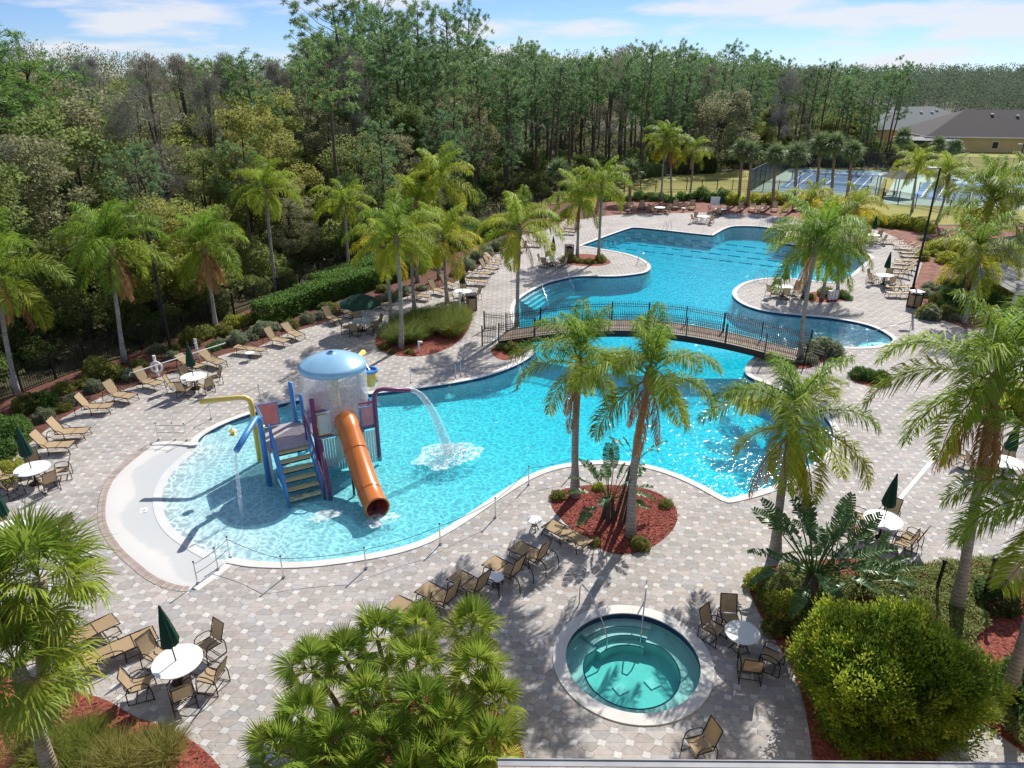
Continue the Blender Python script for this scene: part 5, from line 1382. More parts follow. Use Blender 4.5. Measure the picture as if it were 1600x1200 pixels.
def chair_meshes():
    m = {}
    for s, k in ((-1, 'armrest'), (1, 'armrest2')):
        y = s * .29
        m[k] = MB().tube([(.33, y, 0), (.31, y, .35), (.26, y, .58), (.16, y, .645), (-.05, y, .64), (-.22, y, .58), (-.30, y, .42), (-.31, y, .1), (-.30, y, 0)], .016, 6).tube([(.33, y, .025), (-.3, y, .025)], .012, 5).mesh('armrest', 'brown_metal', True)
    b = MB()
    for s in (-1, 1): b.tube([(.28, s * .25, .44), (-.2, s * .25, .40), (-.27, s * .25, .6), (-.40, s * .25, .98)], .016, 6)
    b.tube([(-.40, -.25, .98), (-.40, .25, .98)], .016, 6).tube([(.26, -.29, .42), (.26, .29, .42)], .014, 6).tube([(-.24, -.29, .42), (-.24, .29, .42)], .014, 6)
    for x, k in ((-.12, 'stretcher'), (.12, 'stretcher2')): m[k] = MB().tube([(x, -.29, .03), (x, .29, .03)], .012, 5).mesh('stretcher', 'brown_metal')
    m['frame'] = b.mesh('frame', 'brown_metal', True)
    n = 5
    prof = [(.28 - .46 * i / n, .45 - .04 * i / n - .03 * math.sin(math.pi * i / n)) for i in range(n + 1)]
    m['seat'] = MB().add([(x, s * .245, z) for x, z in prof for s in (-1, 1)], [(2 * i, 2 * i + 1, 2 * i + 3, 2 * i + 2) for i in range(n)]).mesh('seat', 'sling', True)
    prof = [(-.21 - .19 * (i / n) - .025 * math.sin(math.pi * i / n), .43 + .54 * i / n) for i in range(n + 1)]
    m['backrest'] = MB().add([(x, s * .245, z) for x, z in prof for s in (-1, 1)], [(2 * i, 2 * i + 1, 2 * i + 3, 2 * i + 2) for i in range(n)]).mesh('backrest', 'sling', True)
    return m
CHM = chair_meshes()
def chair(p, face, label, group):
    o = thing('patio_chair', (p[0], p[1], .002), face, label, 'chair', group); k = random.uniform(.9, 1.08)
    for nm, me in CHM.items(): inst(nm.rstrip('2'), me, o, color=(k, k, k))
    return o
def table_meshes(r, h):
    top = MB().lathe([(0.0, h - .02), (r - .01, h - .025), (r, h - .015), (r, h + .005), (r - .015, h + .012), (0.0, h + .012)], 36).mesh('top', 'white_top')
    b = MB()
    for i in range(4):
        a = math.pi / 2 * i + .4; c, s = math.cos(a), math.sin(a)
        b.tube([(c * r * .62, s * r * .62, 0), (c * r * .45, s * r * .45, .12), (c * r * .26, s * r * .26, h * .5), (c * r * .45, s * r * .45, h - .1), (c * r * .6, s * r * .6, h - .025)], .018, 6)
    for rr, z in ((.3, h * .42), (.3, h * .6), (.42, h - .1), (.46, .12)): b.tube([(math.cos(t) * r * rr, math.sin(t) * r * rr, z) for t in [2 * math.pi * j / 18 for j in range(19)]], .013, 5, cap=False)
    return top, b.mesh('base', 'brown_metal', True)
TB, TS, TM = table_meshes(.66, .72), table_meshes(.28, .46), table_meshes(.50, .72)
um_pole = MB().tube([(0, 0, .05), (0, 0, 2.55)], .019, 8).mesh('pole', 'brown_metal')
um_base = MB().lathe([(.25, .002), (.25, .06), (.06, .1), (.04, .3), (0.0, .3)], 18).mesh('base', 'brown_metal')
um_cap = MB().lathe([(.03, 2.55), (.045, 2.58), (.03, 2.64), (0.0, 2.66)], 8).mesh('finial', 'brown_metal')
def closed_canopy():
    b = MB(); n = 32; prof = [(.19, 1.32), (.215, 1.4), (.18, 1.75), (.12, 2.15), (.06, 2.45), (.035, 2.56)]
    vs = []
    for i, (r, z) in enumerate(prof):
        for j in range(n):
            a = 2 * math.pi * j / n; rr = r * (1 + .22 * math.cos(8 * a + i * .3) * (1 - i / 7) + .06 * math.sin(3 * a)); vs.append((rr * math.cos(a), rr * math.sin(a), z + (.05 * math.cos(8 * a) if i == 0 else 0)))
    b.add(vs, [(i * n + j, i * n + (j + 1) % n, (i + 1) * n + (j + 1) % n, (i + 1) * n + j) for i in range(len(prof) - 1) for j in range(n)])
    return b.mesh('canopy', 'green_cloth', True)
def open_canopy():
    b = MB(); n = 32; prof = [(0.0, 2.62), (.35, 2.55), (.75, 2.40), (1.15, 2.18), (1.38, 2.0), (1.38, 1.9)]
    vs = []
    for i, (r, z) in enumerate(prof):
        for j in range(n):
            a = 2 * math.pi * j / n; k = 1 - .045 * abs(math.sin(4 * a)) * (i / 4); vs.append((r * k * math.cos(a), r * k * math.sin(a), z + .03 * abs(math.sin(4 * a)) * i / 4))
    b.add(vs, [(i * n + j, i * n + (j + 1) % n, (i + 1) * n + (j + 1) % n, (i + 1) * n + j) for i in range(len(prof) - 1) for j in range(n)])
    return b.mesh('canopy', 'green_cloth')
UC, UO = closed_canopy(), open_canopy()
def umbrella(p, label, opened=False, tilt=(0, 0), s=1.0):
    o = thing('patio_umbrella', (p.x, p.y, 0), 0, label, 'umbrella'); o.rotation_euler = (tilt[0], tilt[1], random.uniform(0, 6) if not (tilt[0] or tilt[1]) else 0)
    o.scale = (1, 1, s)
    inst('pole', um_pole, o); inst('base', um_base, o); inst('finial', um_cap, o); inst('canopy', UO if opened else UC, o)
def table_set(px, py, where, angs, umb=None, size='big', rad=1.0, tilt=(0, 0), s=1.0):
    h = .46 if size == 'side' else .72
    p = G(px, py, h); p.z = 0
    t = thing('patio_table' if size != 'side' else 'side_table', (p.x, p.y, .002), random.uniform(0, 1.5), ('round white patio table ' if size != 'side' else 'small round white side table ') + where, 'table')
    tm = {'big': TB, 'mid': TM, 'side': TS}[size]
    inst('top', tm[0], t); inst('base', tm[1], t)
    for a in angs:
        a_ = R(a + random.uniform(-6, 6)); rr = rad + random.uniform(-.05, .12)
        chair((p.x + math.cos(a_) * rr, p.y + math.sin(a_) * rr), a_ + math.pi + random.uniform(-.2, .2), 'tan sling patio chair at the table ' + where, 'chairs at the table ' + where)
    if umb: umbrella(p, umb, umb.startswith('open'), tilt, s)
cu = 'closed dark green umbrella standing in the table '
table_set(277, 1033, 'in front of the left mulch bed', (62, 148, 205, 345, 300), cu + 'in front of the left mulch bed', tilt=(0, -.05))
table_set(50, 732, 'by the big left shrub', (20, 120, 190, 250, 330), cu + 'by the big left shrub', tilt=(0, -.04))
table_set(302, 588, 'near the life ring post', (30, 135, 195, 270, 330), cu + 'near the life ring post')
table_set(565, 501, 'under the open umbrella', (30, 120, 200, 250, 320), 'open green market umbrella over the table by the grass bed', s=.95)
table_set(723, 455, 'beside the tan bin and grass bed', (15, 95, 190, 300), cu + 'beside the tan bin and grass bed')
table_set(864, 403, 'on the western peninsula', (20, 100, 170, 230, 320), cu + 'on the western peninsula')
table_set(801, 382, 'at the head of the middle lounger row', (10, 100, 190, 280))
table_set(1225, 448, 'on the eastern peninsula', (20, 100, 190, 260, 330), cu + 'on the eastern peninsula')
table_set(1383, 430, 'between the lap pool and the lamp post', (50, 125, 190, 265, 330), cu + 'between the lap pool and the lamp post', tilt=(0, .03))
table_set(1380, 812, 'near the paving line and bird of paradise', (50, 128, 195, 325), cu + 'near the paving line and bird of paradise', tilt=(0, .04))
table_set(1160, 988, 'beside the round spa', (98, 138, 268, 318), None, 'mid', .9)
table_set(10, 828, 'hidden behind the front cabbage palm', (15, 140), cu + 'hidden behind the front cabbage palm')
table_set(1364, 367, 'in front of the round bright shrubs', (40, 140, 200, 300), cu + 'in front of the round bright shrubs')
table_set(1345, 359, 'under the yellow palm', (30, 160, 270))
table_set(1031, 324, 'in the far row by the lawn palms', (30, 150, 220, 330))
table_set(1098, 338, 'standing forward at the lap pool edge', (20, 110, 190, 300))
table_set(1126, 326, 'next to the white notice board', (40, 160, 250), cu + 'next to the white notice board')
table_set(1265, 358, 'left of the yellow palms', (20, 140, 210, 300))
table_set(1572, 722, 'behind the thick trunk at the right', (60, 170, 300), cu + 'behind the thick trunk at the right')
table_set(1068, 325, 'among the far loungers', (), None, 'side'); table_set(981, 328, 'at the end of the far lounger row', (), None, 'side')
table_set(835, 812, 'by the rope posts above the loungers', (), None, 'side'); table_set(774, 901, 'between the loungers by the palmettos', (), None, 'side', )
table_set(390, 551, 'beside the flat lounger on the left deck', (), None, 'side'); table_set(1185, 327, 'under the far hedge', (), None, 'side')
p = G(1092, 1182); chair((p.x, p.y), R(200), 'single tan sling chair at the edge of the metal-edged roof', None)
p = G(102, 836); chair((p.x, p.y), R(150), 'tan sling chair just right of the front cabbage palm fans', None)
p = G(1499, 727); chair((p.x, p.y), R(-60), 'tan sling chair in front of the big drooping palm', None)
p = G(1408, 862); chair((p.x, p.y), R(150), 'tan sling chair half hidden by bird of paradise leaves', None)

# ------------------------------------------------------------------ bins, notice boards, posts
def bin_(px, py, label, s=1.0):
    p = G(px, py); o = thing('trash_bin', (p.x, p.y, .002), .25, label, 'trash bin', None); o.scale = (s, s, s)
    b = MB()
    for x in (-.3, .3):
        for y in (-.3, .3): b.box((x, y, .55), (.07, .07, 1.1))
    b.box((0, 0, .06), (.62, .62, .06)).box((0, 0, .93), (.64, .64, .05)); b.obj('frame', 'brown_metal', o)
    for x, y, dx_, dy_ in ((0, -.29, .5, .03), (0, .29, .5, .03), (-.29, 0, .03, .5), (.29, 0, .03, .5)): MB().box((x, y, .5), (dx_, dy_, .78)).obj('panel', 'bin_panel', o)
    MB().box((0, 0, 1.13), (.74, .74, .06)).obj('lid', 'white_top' if px > 1400 else 'brown_metal', o)
bin_(1427, 480, 'tan panelled trash bin with pale lid by the lamp post', 1.05); bin_(737, 484, 'tan panelled trash bin at the corner of the grass bed'); bin_(889, 402, 'tan panelled trash bin on the western peninsula')
p = G(1300, 468); o = thing('utility_box', (p.x, p.y, 0), .2, 'small white slatted box in the eastern peninsula bed', 'box')
for i in range(3): MB().box((-.26 + .26 * i, 0, .35), (.2, .25, .7)).obj('slat', 'white_paint', o)
p = G(1116, 330); o = thing('notice_board', (p.x, p.y, 0), 0, 'white notice board on two legs at the far hedge', 'notice board')
MB().box((0, 0, 1.25), (1.15, .05, 1.0)).obj('panel', 'white_paint', o)
for x in (-.5, .5): MB().box((x, .05, .6), (.07, .05, 1.25)).obj('leg', 'white_paint', o)
# blank sign board seen from behind
a, c = G(1533, 942), G(1582, 938)
o = thing('sign_board', (a.x, a.y, 0), math.atan2(c.y - a.y, c.x - a.x), 'blank tan sign board with arched top between two black posts', 'sign'); wd = (c - a).length + .15
b = MB(); n = 14
poly = [(.08, .55), (wd - .08, .55), (wd - .08, 1.28)] + [(wd / 2 + (wd * .26) * math.cos(math.pi * i / n), 1.32 + .2 * math.sin(math.pi * i / n)) for i in range(n + 1)] + [(.08, 1.28)]
k = len(poly); b.add([(x, -.025, z) for x, z in poly] + [(x, .025, z) for x, z in poly], [tuple(range(k)), tuple(range(2 * k - 1, k - 1, -1))] + [(i, k + i, k + (i + 1) % k, (i + 1) % k) for i in range(k)]); b.obj('panel', 'sign_tan', o)
sp_ = MB().tube([(0, 0, -.02), (0, 0, 1.6)], .05, 8).lathe([(.0, 1.6), (.07, 1.63), (.08, 1.69), (.05, 1.75), (0, 1.77)], 10).mesh('post', 'black_metal')
for x in (0, wd): inst('post', sp_, o, (x, 0, 0))
p = G(1461, 930); tag(inst('sign_post', sp_, None, (p.x, p.y, 0), scale=(1, 1, .8)), 'single short black post with ball top in the ground cover', 'post')
# lamp posts
def lamp(base, top, label, heads=1):
    b0 = G(*base); t = at_y(top[0], top[1], b0.y); h = t.z
    o = thing('lamp_post', (b0.x, b0.y, 0), 0, label, 'lamp post')
    MB().tube([(0, 0, -.02), (0, 0, .6), (0, 0, h)], [.12, .09, .065], 10).obj('pole', 'black_metal', o)
    MB().lathe([(.2, 0), (.2, .12), (.11, .2), (0, .2)], 12).obj('base_collar', 'black_metal', o)
    MB().tube([(0, 0, h - .08), (-.45, -.15, h)], .03, 6).obj('arm', 'black_metal', o)
    MB().box((-.7, -.2, h), (.62, .36, .12)).obj('lamp_head', 'lamp_head', o)
lamp((1426, 452), (1470, 262), 'tall black lamp post beside the tan trash bin'); lamp((268, 552), (238, 338), 'tall black lamp post with pale head behind the life ring'); lamp((1582, 292), (1600, 225), 'distant black lamp post beside the second court')
# life ring and reach poles
p = G(247, 588); o = thing('life_ring_post', (p.x, p.y, 0), 0, 'white post carrying a white life ring behind the loungers', 'life ring')
MB().tube([(0, 0, 0), (0, 0, 1.25)], .085, 10).obj('post', 'white_paint', o)
MB().tube([(math.cos(t) * .3 + .1, -.16, .62 + math.sin(t) * .3) for t in [2 * math.pi * j / 20 for j in range(21)]], .065, 8, cap=False).obj('ring', 'white_paint', o, smooth=True)
p2 = G(310, 560); o = thing('pole_stand', (p2.x, p2.y, 0), 0, 'short white post holding the long reach poles', 'post'); MB().tube([(0, 0, 0), (0, 0, 1.25)], .085, 10).obj('post', 'white_paint', o); MB().box((0, -.1, 1.0), (.1, .1, .06)).obj('hook', 'white_paint', o)
for dz in (0, .12):
    a, c = G(208, 582, 1.0 + dz), G(352, 536, 1.05 + dz)
    q = thing('reach_pole', (a.x, a.y, 0), 0, 'long white pool reach pole resting on the two white posts', 'pole', 'reach poles')
    MB().tube([Vector((0, 0, a.z)), c - a + Vector((0, 0, a.z))], .03, 6).obj('shaft', 'white_paint', q); MB().tube([Vector((-.3, .1, a.z - .25)), Vector((-.2, .05, a.z - .02)), Vector((0, 0, a.z))], .025, 6).obj('hook', 'white_paint', q)
for px, py in ((655, 550), (719, 497)):
    p = G(px, py); o = thing('depth_marker_post', (p.x, p.y, 0), 0, 'short white pipe post at the rim of the grass bed' if px == 655 else 'tall white pipe post behind the grass bed near the bin', 'post')
    hh = .7 if px == 655 else 1.9
    MB().tube([(0, 0, 0), (0, 0, hh)], .06, 8).obj('pipe', 'white_paint', o); MB().box((.12, 0, hh - .06), (.2, .14, .1)).obj('cap', 'white_paint', o)
# painted white line on the paving
L = [G(*p) for p in ((1400, 786), (1466, 708), (1452, 698))]
b = MB()
for a, c in zip(L[:-1], L[1:]):
    d = (c - a).normalized(); n = Vector((-d.y, d.x, 0)) * .07; q = [a - n, c - n, c + n, a + n]; b.add([(v.x, v.y, .006) for v in q], [(0, 1, 2, 3)])
tag(b.obj('paving_line', 'white_paint'), kind='structure')
# depth marks and no-diving tiles on the deck edge
def ground_text(px, py, txt, size, rz):
    c = bpy.data.curves.new('marking', 'FONT'); c.body = txt; c.size = size; c.align_x = 'CENTER'
    o = bpy.data.objects.new('marking', c); dg = bpy.context.evaluated_depsgraph_get()
    link(o); bpy.context.view_layer.update()
    me = bpy.data.meshes.new_from_object(o.evaluated_get(bpy.context.evaluated_depsgraph_get())); bpy.data.objects.remove(o)
    me.materials.clear(); me.materials.append(MATS['black_metal']); return me
mk = G(224, 795); tile = thing('depth_marker', (mk.x, mk.y, float(floor_z(np.array([[mk.x, mk.y]]))[0]) + .004), .35, 'small white depth marker tile on the grey beach entry', 'marker')
MB().box((0, 0, .004), (.26, .34, .012)).obj('tile', 'white_paint', tile)
inst('numeral', ground_text(0, 0, '0', .22, 0), tile, (0, -.1, .0125))

# ------------------------------------------------------------------ rope stanchions round the splash pool
st = MB().tube([(0, 0, 0), (0, 0, .85)], .022, 6).mesh('post', 'steel'); cap_ = MB().lathe([(.03, .84), (.035, .87), (0, .9)], 8).mesh('cap', 'brown_metal'); plate = MB().lathe([(.06, .002), (.06, .012), (0, .014)], 10).mesh('plate', 'steel')
for chain, lab, grp in (([(309,912),(341,890),(360,872),(443,903),(572,889),(688,851),(774,809),(826,758),(893,742)], 'slim rope post along the near rim of the splash pool', 'near rope posts'), ([(248,688),(274,688),(292,689),(330,655),(407,626)], 'slim rope post along the far left rim of the splash pool', 'far left rope posts'), ([(642,598),(712,590),(720,588)], 'slim rope post on the far rim beside the falling water', 'far rope posts')):
    P = [G(*p) for p in chain]
    for i, p in enumerate(P):
        o = thing('rope_post', (p.x, p.y, .03), 0, lab, 'post', grp); inst('post', st, o); inst('cap', cap_, o); inst('plate', plate, o)
    for a, c in zip(P[:-1], P[1:]):
        o = thing('rope', (a.x, a.y, 0), 0, 'sagging thin rope hung between the posts of the ' + grp, 'rope', 'ropes of the ' + grp); L_ = (c - a).length
        for z in (.82, .45) if L_ < 1.6 else (.82,):
            MB().tube([(c - a) * t + Vector((0, 0, z - .03 - .06 * L_ * .5 * math.sin(math.pi * t))) for t in [i / 10 for i in range(11)]], .009, 4).obj('strand', 'brown_metal', o)
# pool hand rails and ladders
def grab(px, py, ang, label, group, n=2, gap=.55, hgt=.85, reach=.7):
    p = G(px, py); o = thing('pool_ladder', (p.x, p.y, .03), ang, label, 'ladder', group)
    for i in range(n):
        y = (i - (n - 1) / 2) * gap
        MB().tube([(-.25, y, 0), (-.2, y, hgt * .7), (0, y, hgt), (.25, y, hgt * .92), (reach * .75, y, hgt * .35), (reach * .8, y, -.7)], .022, 7).obj('rail', 'steel', o, smooth=True)
    if n > 1:
        for z in (-.3, -.55): MB().box((reach * .8, 0, z), (.09, gap, .03)).obj('rung', 'steel', o)
grab(1042, 357, R(-75), 'steel ladder at the far side of the lap pool', None); grab(1192, 353, R(-90), 'steel ladder in the far alcove of the lap pool', None)
grab(803, 574, R(-40), 'steel ladder by the western foot of the bridge', None); grab(1192, 440, R(130), 'looped steel rail on the tip of the eastern peninsula', None, 2, .5, .95, .8)
grab(1001, 411, R(-20), 'steel rails on the tip of the western peninsula', None, 2, .5, .9, .8)
hand_rail([G(1420, 522), G(1420, 522) + Vector((0, 0, .9)), G(1394, 530) + Vector((0, 0, .95)), G(1362, 530) + Vector((-.2, 0, .5)), G(1362, 532) + Vector((-.2, 0, -.5))], 'bent steel hand rail at the round bay steps', None)
hand_rail([G(1272, 770), G(1282, 765) + Vector((0, 0, .85)), G(1260, 745) + Vector((0, 0, .9)), G(1225, 738) + Vector((0, 0, .45)), G(1225, 738) + Vector((0, 0, -.5))], 'bent steel hand rail at the near right corner of the main pool', None)
hand_rail([G(826, 452), G(826, 452) + Vector((0, 0, .8)), G(845, 456) + Vector((0, 0, .75)), G(856, 470) + Vector((0, 0, -.1)), G(858, 473) + Vector((0, 0, -.5))], 'steel hand rail over the western entry steps', 'rails of the western steps')
hand_rail([G(868, 424), G(868, 424) + Vector((0, 0, .8)), G(884, 434) + Vector((0, 0, .75)), G(896, 447) + Vector((0, 0, -.1)), G(898, 450) + Vector((0, 0, -.5))], 'steel hand rail over the western entry steps', 'rails of the western steps')
# foam wedge floating at the rim
p = G(628, 858); o = thing('pool_float', (p.x, p.y, WATER_Z), .42, 'blue foam bar floating at the near rim of the splash pool', 'float'); MB().box((0, .15, .04), (1.0, .14, .1)).obj('foam', 'sky_blue', o)
# ------------------------------------------------------------------ arched footbridge
BA, BB = G(785, 527), G(1252, 560)
bv = BB - BA; BL = bv.length; ang = math.atan2(bv.y, bv.x); HW = 1.05; RISE = 1.3
br = thing('footbridge', (BA.x, BA.y, 0), ang, 'arched footbridge with black picket railings over the pool channel', 'bridge')
bz = lambda x: .08 + RISE * math.sin(math.pi * min(1, max(0, x / BL)))
plank = MB().box((0, 0, 0), (.137, HW * 2, .04)).mesh('plank', 'deck_wood')
x = .07
while x < BL:
    s = (bz(x + .05) - bz(x - .05)) / .1
    inst('plank', plank, br, (x, 0, bz(x)), (0, -math.atan(s), 0)); x += .147
for s, y in ((-1, -HW - .03), (1, HW + .03)):
    N = 40; b = MB()
    pts = [(BL * i / N, bz(BL * i / N)) for i in range(N + 1)]
    V = []
    for px_, z in pts: V += [(px_, y - .05, z + .04), (px_, y + .05, z + .04), (px_, y + .05, z - .36), (px_, y - .05, z - .36)]
    b.add(V, [(4 * i + j, 4 * i + 4 + j, 4 * i + 4 + (j + 1) % 4, 4 * i + (j + 1) % 4) for i in range(N) for j in range(4)]); b.obj('girder', 'bridge_steel', br)
pk = MB().box((0, 0, .58), (.022, .022, 1.16)).add([(-.011, -.011, 1.16), (.011, -.011, 1.16), (.011, .011, 1.16), (-.011, .011, 1.16), (0, 0, 1.22)], [(0, 1, 4), (1, 2, 4), (2, 3, 4), (3, 0, 4)]).mesh('picket', 'black_metal')
po = MB().box((0, 0, .62), (.07, .07, 1.28)).add([(-.045, -.045, 1.26), (.045, -.045, 1.26), (.045, .045, 1.26), (-.045, .045, 1.26), (0, 0, 1.34)], [(0, 1, 4), (1, 2, 4), (2, 3, 4), (3, 0, 4)]).mesh('post', 'black_metal')
np_ = 0
for y in (-HW - .03, HW + .03):
    for z in (.14, .92, 1.06): MB().tube([(BL * i / 30, y, bz(BL * i / 30) + z) for i in range(31)], .022, 4).obj('rail', 'black_metal', br)
    k = int(BL / 2.05)
    for i in range(k + 1): xx = BL * i / k; inst('post', po, br, (xx, y, bz(xx) - .1 if 0 < i < k else 0))
    xx = .1
    while xx < BL:
        inst('picket', pk, br, (xx, y, bz(xx) + .06)); np_ += 1; xx += .112
# flared railing wings at both feet
for e, (p0, p1) in enumerate((((-.1, -HW - .05), (-.9, -1.75)), ((-.1, HW + .05), (-1.5, 1.2)), ((BL + .1, -HW - .05), (BL + .9, -1.7)), ((BL + .1, HW + .05), (BL + .7, 1.6)))):
    a, c = Vector((*p0, 0)), Vector((*p1, 0)); d = c - a; w = thing('wing_railing', br.matrix_world @ a if False else (0, 0, 0)); w.parent = br; w.location = a; w.rotation_euler = (0, 0, math.atan2(d.y, d.x))
    for k_ in list(w.keys()): del w[k_]
    for z in (.14, .92, 1.06): MB().tube([(0, 0, z), (d.length, 0, z)], .02, 4).obj('rail', 'black_metal', w)
    inst('post', po, w, (d.length, 0, 0)); xx = .1
    while xx < d.length: inst('picket', pk, w, (xx, 0, .02)); xx += .112
for x0 in (-.5, BL - .4): MB().box((x0 + .45, 0, -.35), (.9, HW * 2, .7)).obj('abutment', 'concrete', br)

# ------------------------------------------------------------------ boundary fence
fe = thing('picket_fence', (0, 0, 0), 0, 'long black metal picket fence between the beds and the woods', 'fence')
Vp, Fp = [], []
post = MB().box((0, 0, .8), (.09, .09, 1.62)).mesh('post', 'black_metal')
for a, c in zip(FENCE[:-1], FENCE[1:]):
    a, c = Vector((*a, 0)), Vector((*c, 0)); L_ = (c - a).length; d = (c - a) / L_; k = max(1, round(L_ / 2.4))
    for i in range(k): q = a.lerp(c, i / k); inst('post', post, fe, (q.x, q.y, -.02), (0, 0, math.atan2(d.y, d.x)))
    for z in (.15, 1.2, 1.38): MB().tube([(a.x, a.y, z), (c.x, c.y, z)], .024, 4).obj('rail', 'black_metal', fe)
    n = Vector((-d.y, d.x, 0)) * .01; m_ = int(L_ / .13)
    for i in range(m_):
        q = a + d * (i + .5) * L_ / m_; e = d * .011; o_ = len(Vp)
        for z in (.05, 1.5): Vp += [tuple(q - e - n + Vector((0, 0, z))), tuple(q + e - n + Vector((0, 0, z))), tuple(q + e + n + Vector((0, 0, z))), tuple(q - e + n + Vector((0, 0, z)))]
        Fp += [(o_ + j, o_ + (j + 1) % 4, o_ + 4 + (j + 1) % 4, o_ + 4 + j) for j in range(4)]
o = inst('pickets', np_mesh('pickets', Vp, Fp, 'black_metal'), fe); o['kind'] = 'stuff'

# ------------------------------------------------------------------ splash playground in the shallow pool
O0 = G(507, 768); pg = thing('water_playground', (O0.x, O0.y, -.38), R(28.3), 'colourful water playground with blue dome, orange tube slide and stairs', 'playground'); pg.scale = (1.2,) * 3
PF = 1.45                                  # platform level above the pool floor
def part(b, nm, m, smooth=False): return b.obj(nm, m, pg, smooth=smooth)
# dome with column
dc = (1.36, 2.75)
DR = 1.2; DZ = 3.62
prof = [(DR * .97, DZ - .02), (DR, DZ), (DR, DZ + .15)] + [(DR * (1 - i / 10) + .12 * i / 10, DZ + .15 + .40 * (1 - (1 - i / 10) ** 1.8)) for i in range(1, 11)] + [(.12, DZ + .60), (.05, DZ + .60)]
part(MB().lathe(prof, 40, c=(*dc, 0)), 'dome', 'sky_blue', True)
part(MB().lathe([(.1, DZ + .603), (0.0, DZ + .603)], 16, c=(*dc, 0), cap=False), 'nozzle_shade_disc', 'navy')  # flat dark disc, the shade in the hole put into its colour
part(MB().lathe([(.15, 0), (.15, DZ + .1), (0, DZ + .1)], 16, c=(*dc, 0)), 'column', 'pole_yellow', True)
# platform, skirt of vertical slats, panels
part(MB().box((1.36, 2.75, PF - .05), (2.2, 1.9, .1)), 'platform', 'mesh_floor')
part(MB().box((-.62, 2.55, PF - .05), (1.5, 1.9, .1)), 'landing', 'mesh_floor')
slat = MB().box((0, 0, PF / 2 - .06), (.075, .03, PF - .12)).mesh('skirt_slat', 'panel_white')
for i in range(22): inst('skirt_slat', slat, pg, (.40 + i * .094, 1.80 - .006 * i, 0))
for i in range(15): inst('skirt_slat', slat, pg, (-1.33, 1.7 + i * .125, 0), (0, 0, math.pi / 2))
def panel(x0, x1, y, z0, z1, m, fm='pole_yellow', rot=False):
    o = thing('side_panel', (0, 0, 0)); o.parent = pg
    b = MB(); r = .025
    A = [(x0, y, z0), (x1, y, z0), (x1, y, z1), (x0, y, z1)] if not rot else [(y, x0, z0), (y, x1, z0), (y, x1, z1), (y, x0, z1)]
    b.tube(A + [A[0]], r, 6, cap=False); b.obj('frame', fm, o)
    MB().add(A, [(0, 1, 2, 3)]).obj('sheet', m, o)
panel(.42, .92, 1.78, PF + .08, PF + .85, 'panel_white'); panel(1.95, 2.42, 1.72, PF + .08, PF + .85, 'panel_pink', 'pole_blue')
panel(1.8, 2.7, 2.45, PF + .08, PF + .9, 'panel_white', 'pole_blue', True); panel(2.75, 3.68, 2.44, PF + .08, PF + .9, 'panel_pink', 'pole_purple', True)
panel(.4, 1.3, 3.7, PF + .08, PF + .9, 'panel_pink', 'pole_purple'); panel(1.35, 2.4, 3.7, PF + .08, PF + .9, 'panel_pink', 'pole_yellow')
panel(2.4, 3.4, -1.33, PF + .05, PF + .95, 'pole_yellow', 'pole_blue', True); panel(-1.3, -.6, 3.48, PF + .05, PF + .95, 'panel_pink', 'pole_blue')
panel(1.85, 2.5, .12, PF + .1, PF + .9, 'panel_pink', 'pole_blue', True)
part(MB().tube([(.3, 1.82, PF + 1.0), (2.48, 1.72, PF + 1.0)], .04, 8).tube([(.3, 1.82, PF + .02), (2.48, 1.72, PF + .02)], .05, 8), 'front_beam', 'pole_purple')
# slide mouth panel with the tube
part(MB().box((1.36, 1.74, PF + .5), (.95, .06, 1.0)), 'slide_mouth', 'orange')
path = [Vector(p) for p in ((1.36, 1.95, PF + .50), (1.36, 1.55, PF + .49), (1.36, 1.3, PF + .42), (1.34, 1.05, PF + .28), (1.30, .4, PF - .12), (1.26, -.4, PF - .52), (1.22, -1.2, PF - .86), (1.20, -1.75, PF - .96), (1.19, -2.05, PF - .98))]
sl_ = MB(); sl_.tube(path, .40, 22, 0, False); sl_.tube(path, [.365] * 9, 22, 1, False)
v0 = len(sl_.v)
o = sl_.obj('slide_tube', ['orange', 'red_in'], pg, smooth=True)
def ring(i, r0, r1, nm, m):
    t = (path[min(i + 1, 8)] - path[max(i - 1, 0)]).normalized(); part(MB().tube([path[i] - t * .035, path[i] + t * .035], r0, 24), nm, m)
for i in (4, 6):
    t = (path[i + 1] - path[i - 1]).normalized(); part(MB().tube([path[i] - t * .03, path[i] + t * .03], .425, 24, 0, False), 'slide_flange', 'orange')
lip = MB(); t = (path[8] - path[7]).normalized(); u_ = t.orthogonal().normalized(); w_ = t.cross(u_)
lip.tube([path[8] + (u_ * math.cos(a) + w_ * math.sin(a)) * .385 for a in [2 * math.pi * i / 28 for i in range(29)]], .035, 8, cap=False); part(lip, 'slide_lip', 'orange', True)
part(MB().tube([(1.2, -1.6, 0), (1.2, -1.6, .2)], .06, 8), 'slide_foot', 'brown_metal'); part(MB().tube([(.95, -.2, 0), (.95, -.2, .75)], .045, 8), 'slide_support', 'brown_metal')
# purple corner poles, the right one a spout
part(MB().tube([(.3, 1.82, 0), (.3, 1.82, 2.95)], .085, 10), 'corner_pole', 'pole_purple', True)
spt = [(2.5, 1.7, 0), (2.5, 1.7, 2.55), (2.53, 1.69, 2.75), (2.62, 1.66, 2.86), (2.8, 1.6, 2.9), (3.7, 1.2, 2.82)]
part(MB().tube(spt, .08, 10), 'spout_pole', 'pole_purple', True)
for x, y in ((.3, 3.7), (2.5, 3.7)): part(MB().tube([(x, y, 0), (x, y, 2.4)], .075, 10), 'corner_pole', 'pole_blue' if x < 1 else 'pole_purple', True)
part(MB().tube([(-.05, 3.45, 0), (-.05, 3.45, 3.05)], .09, 10), 'back_pole', 'pole_blue', True)
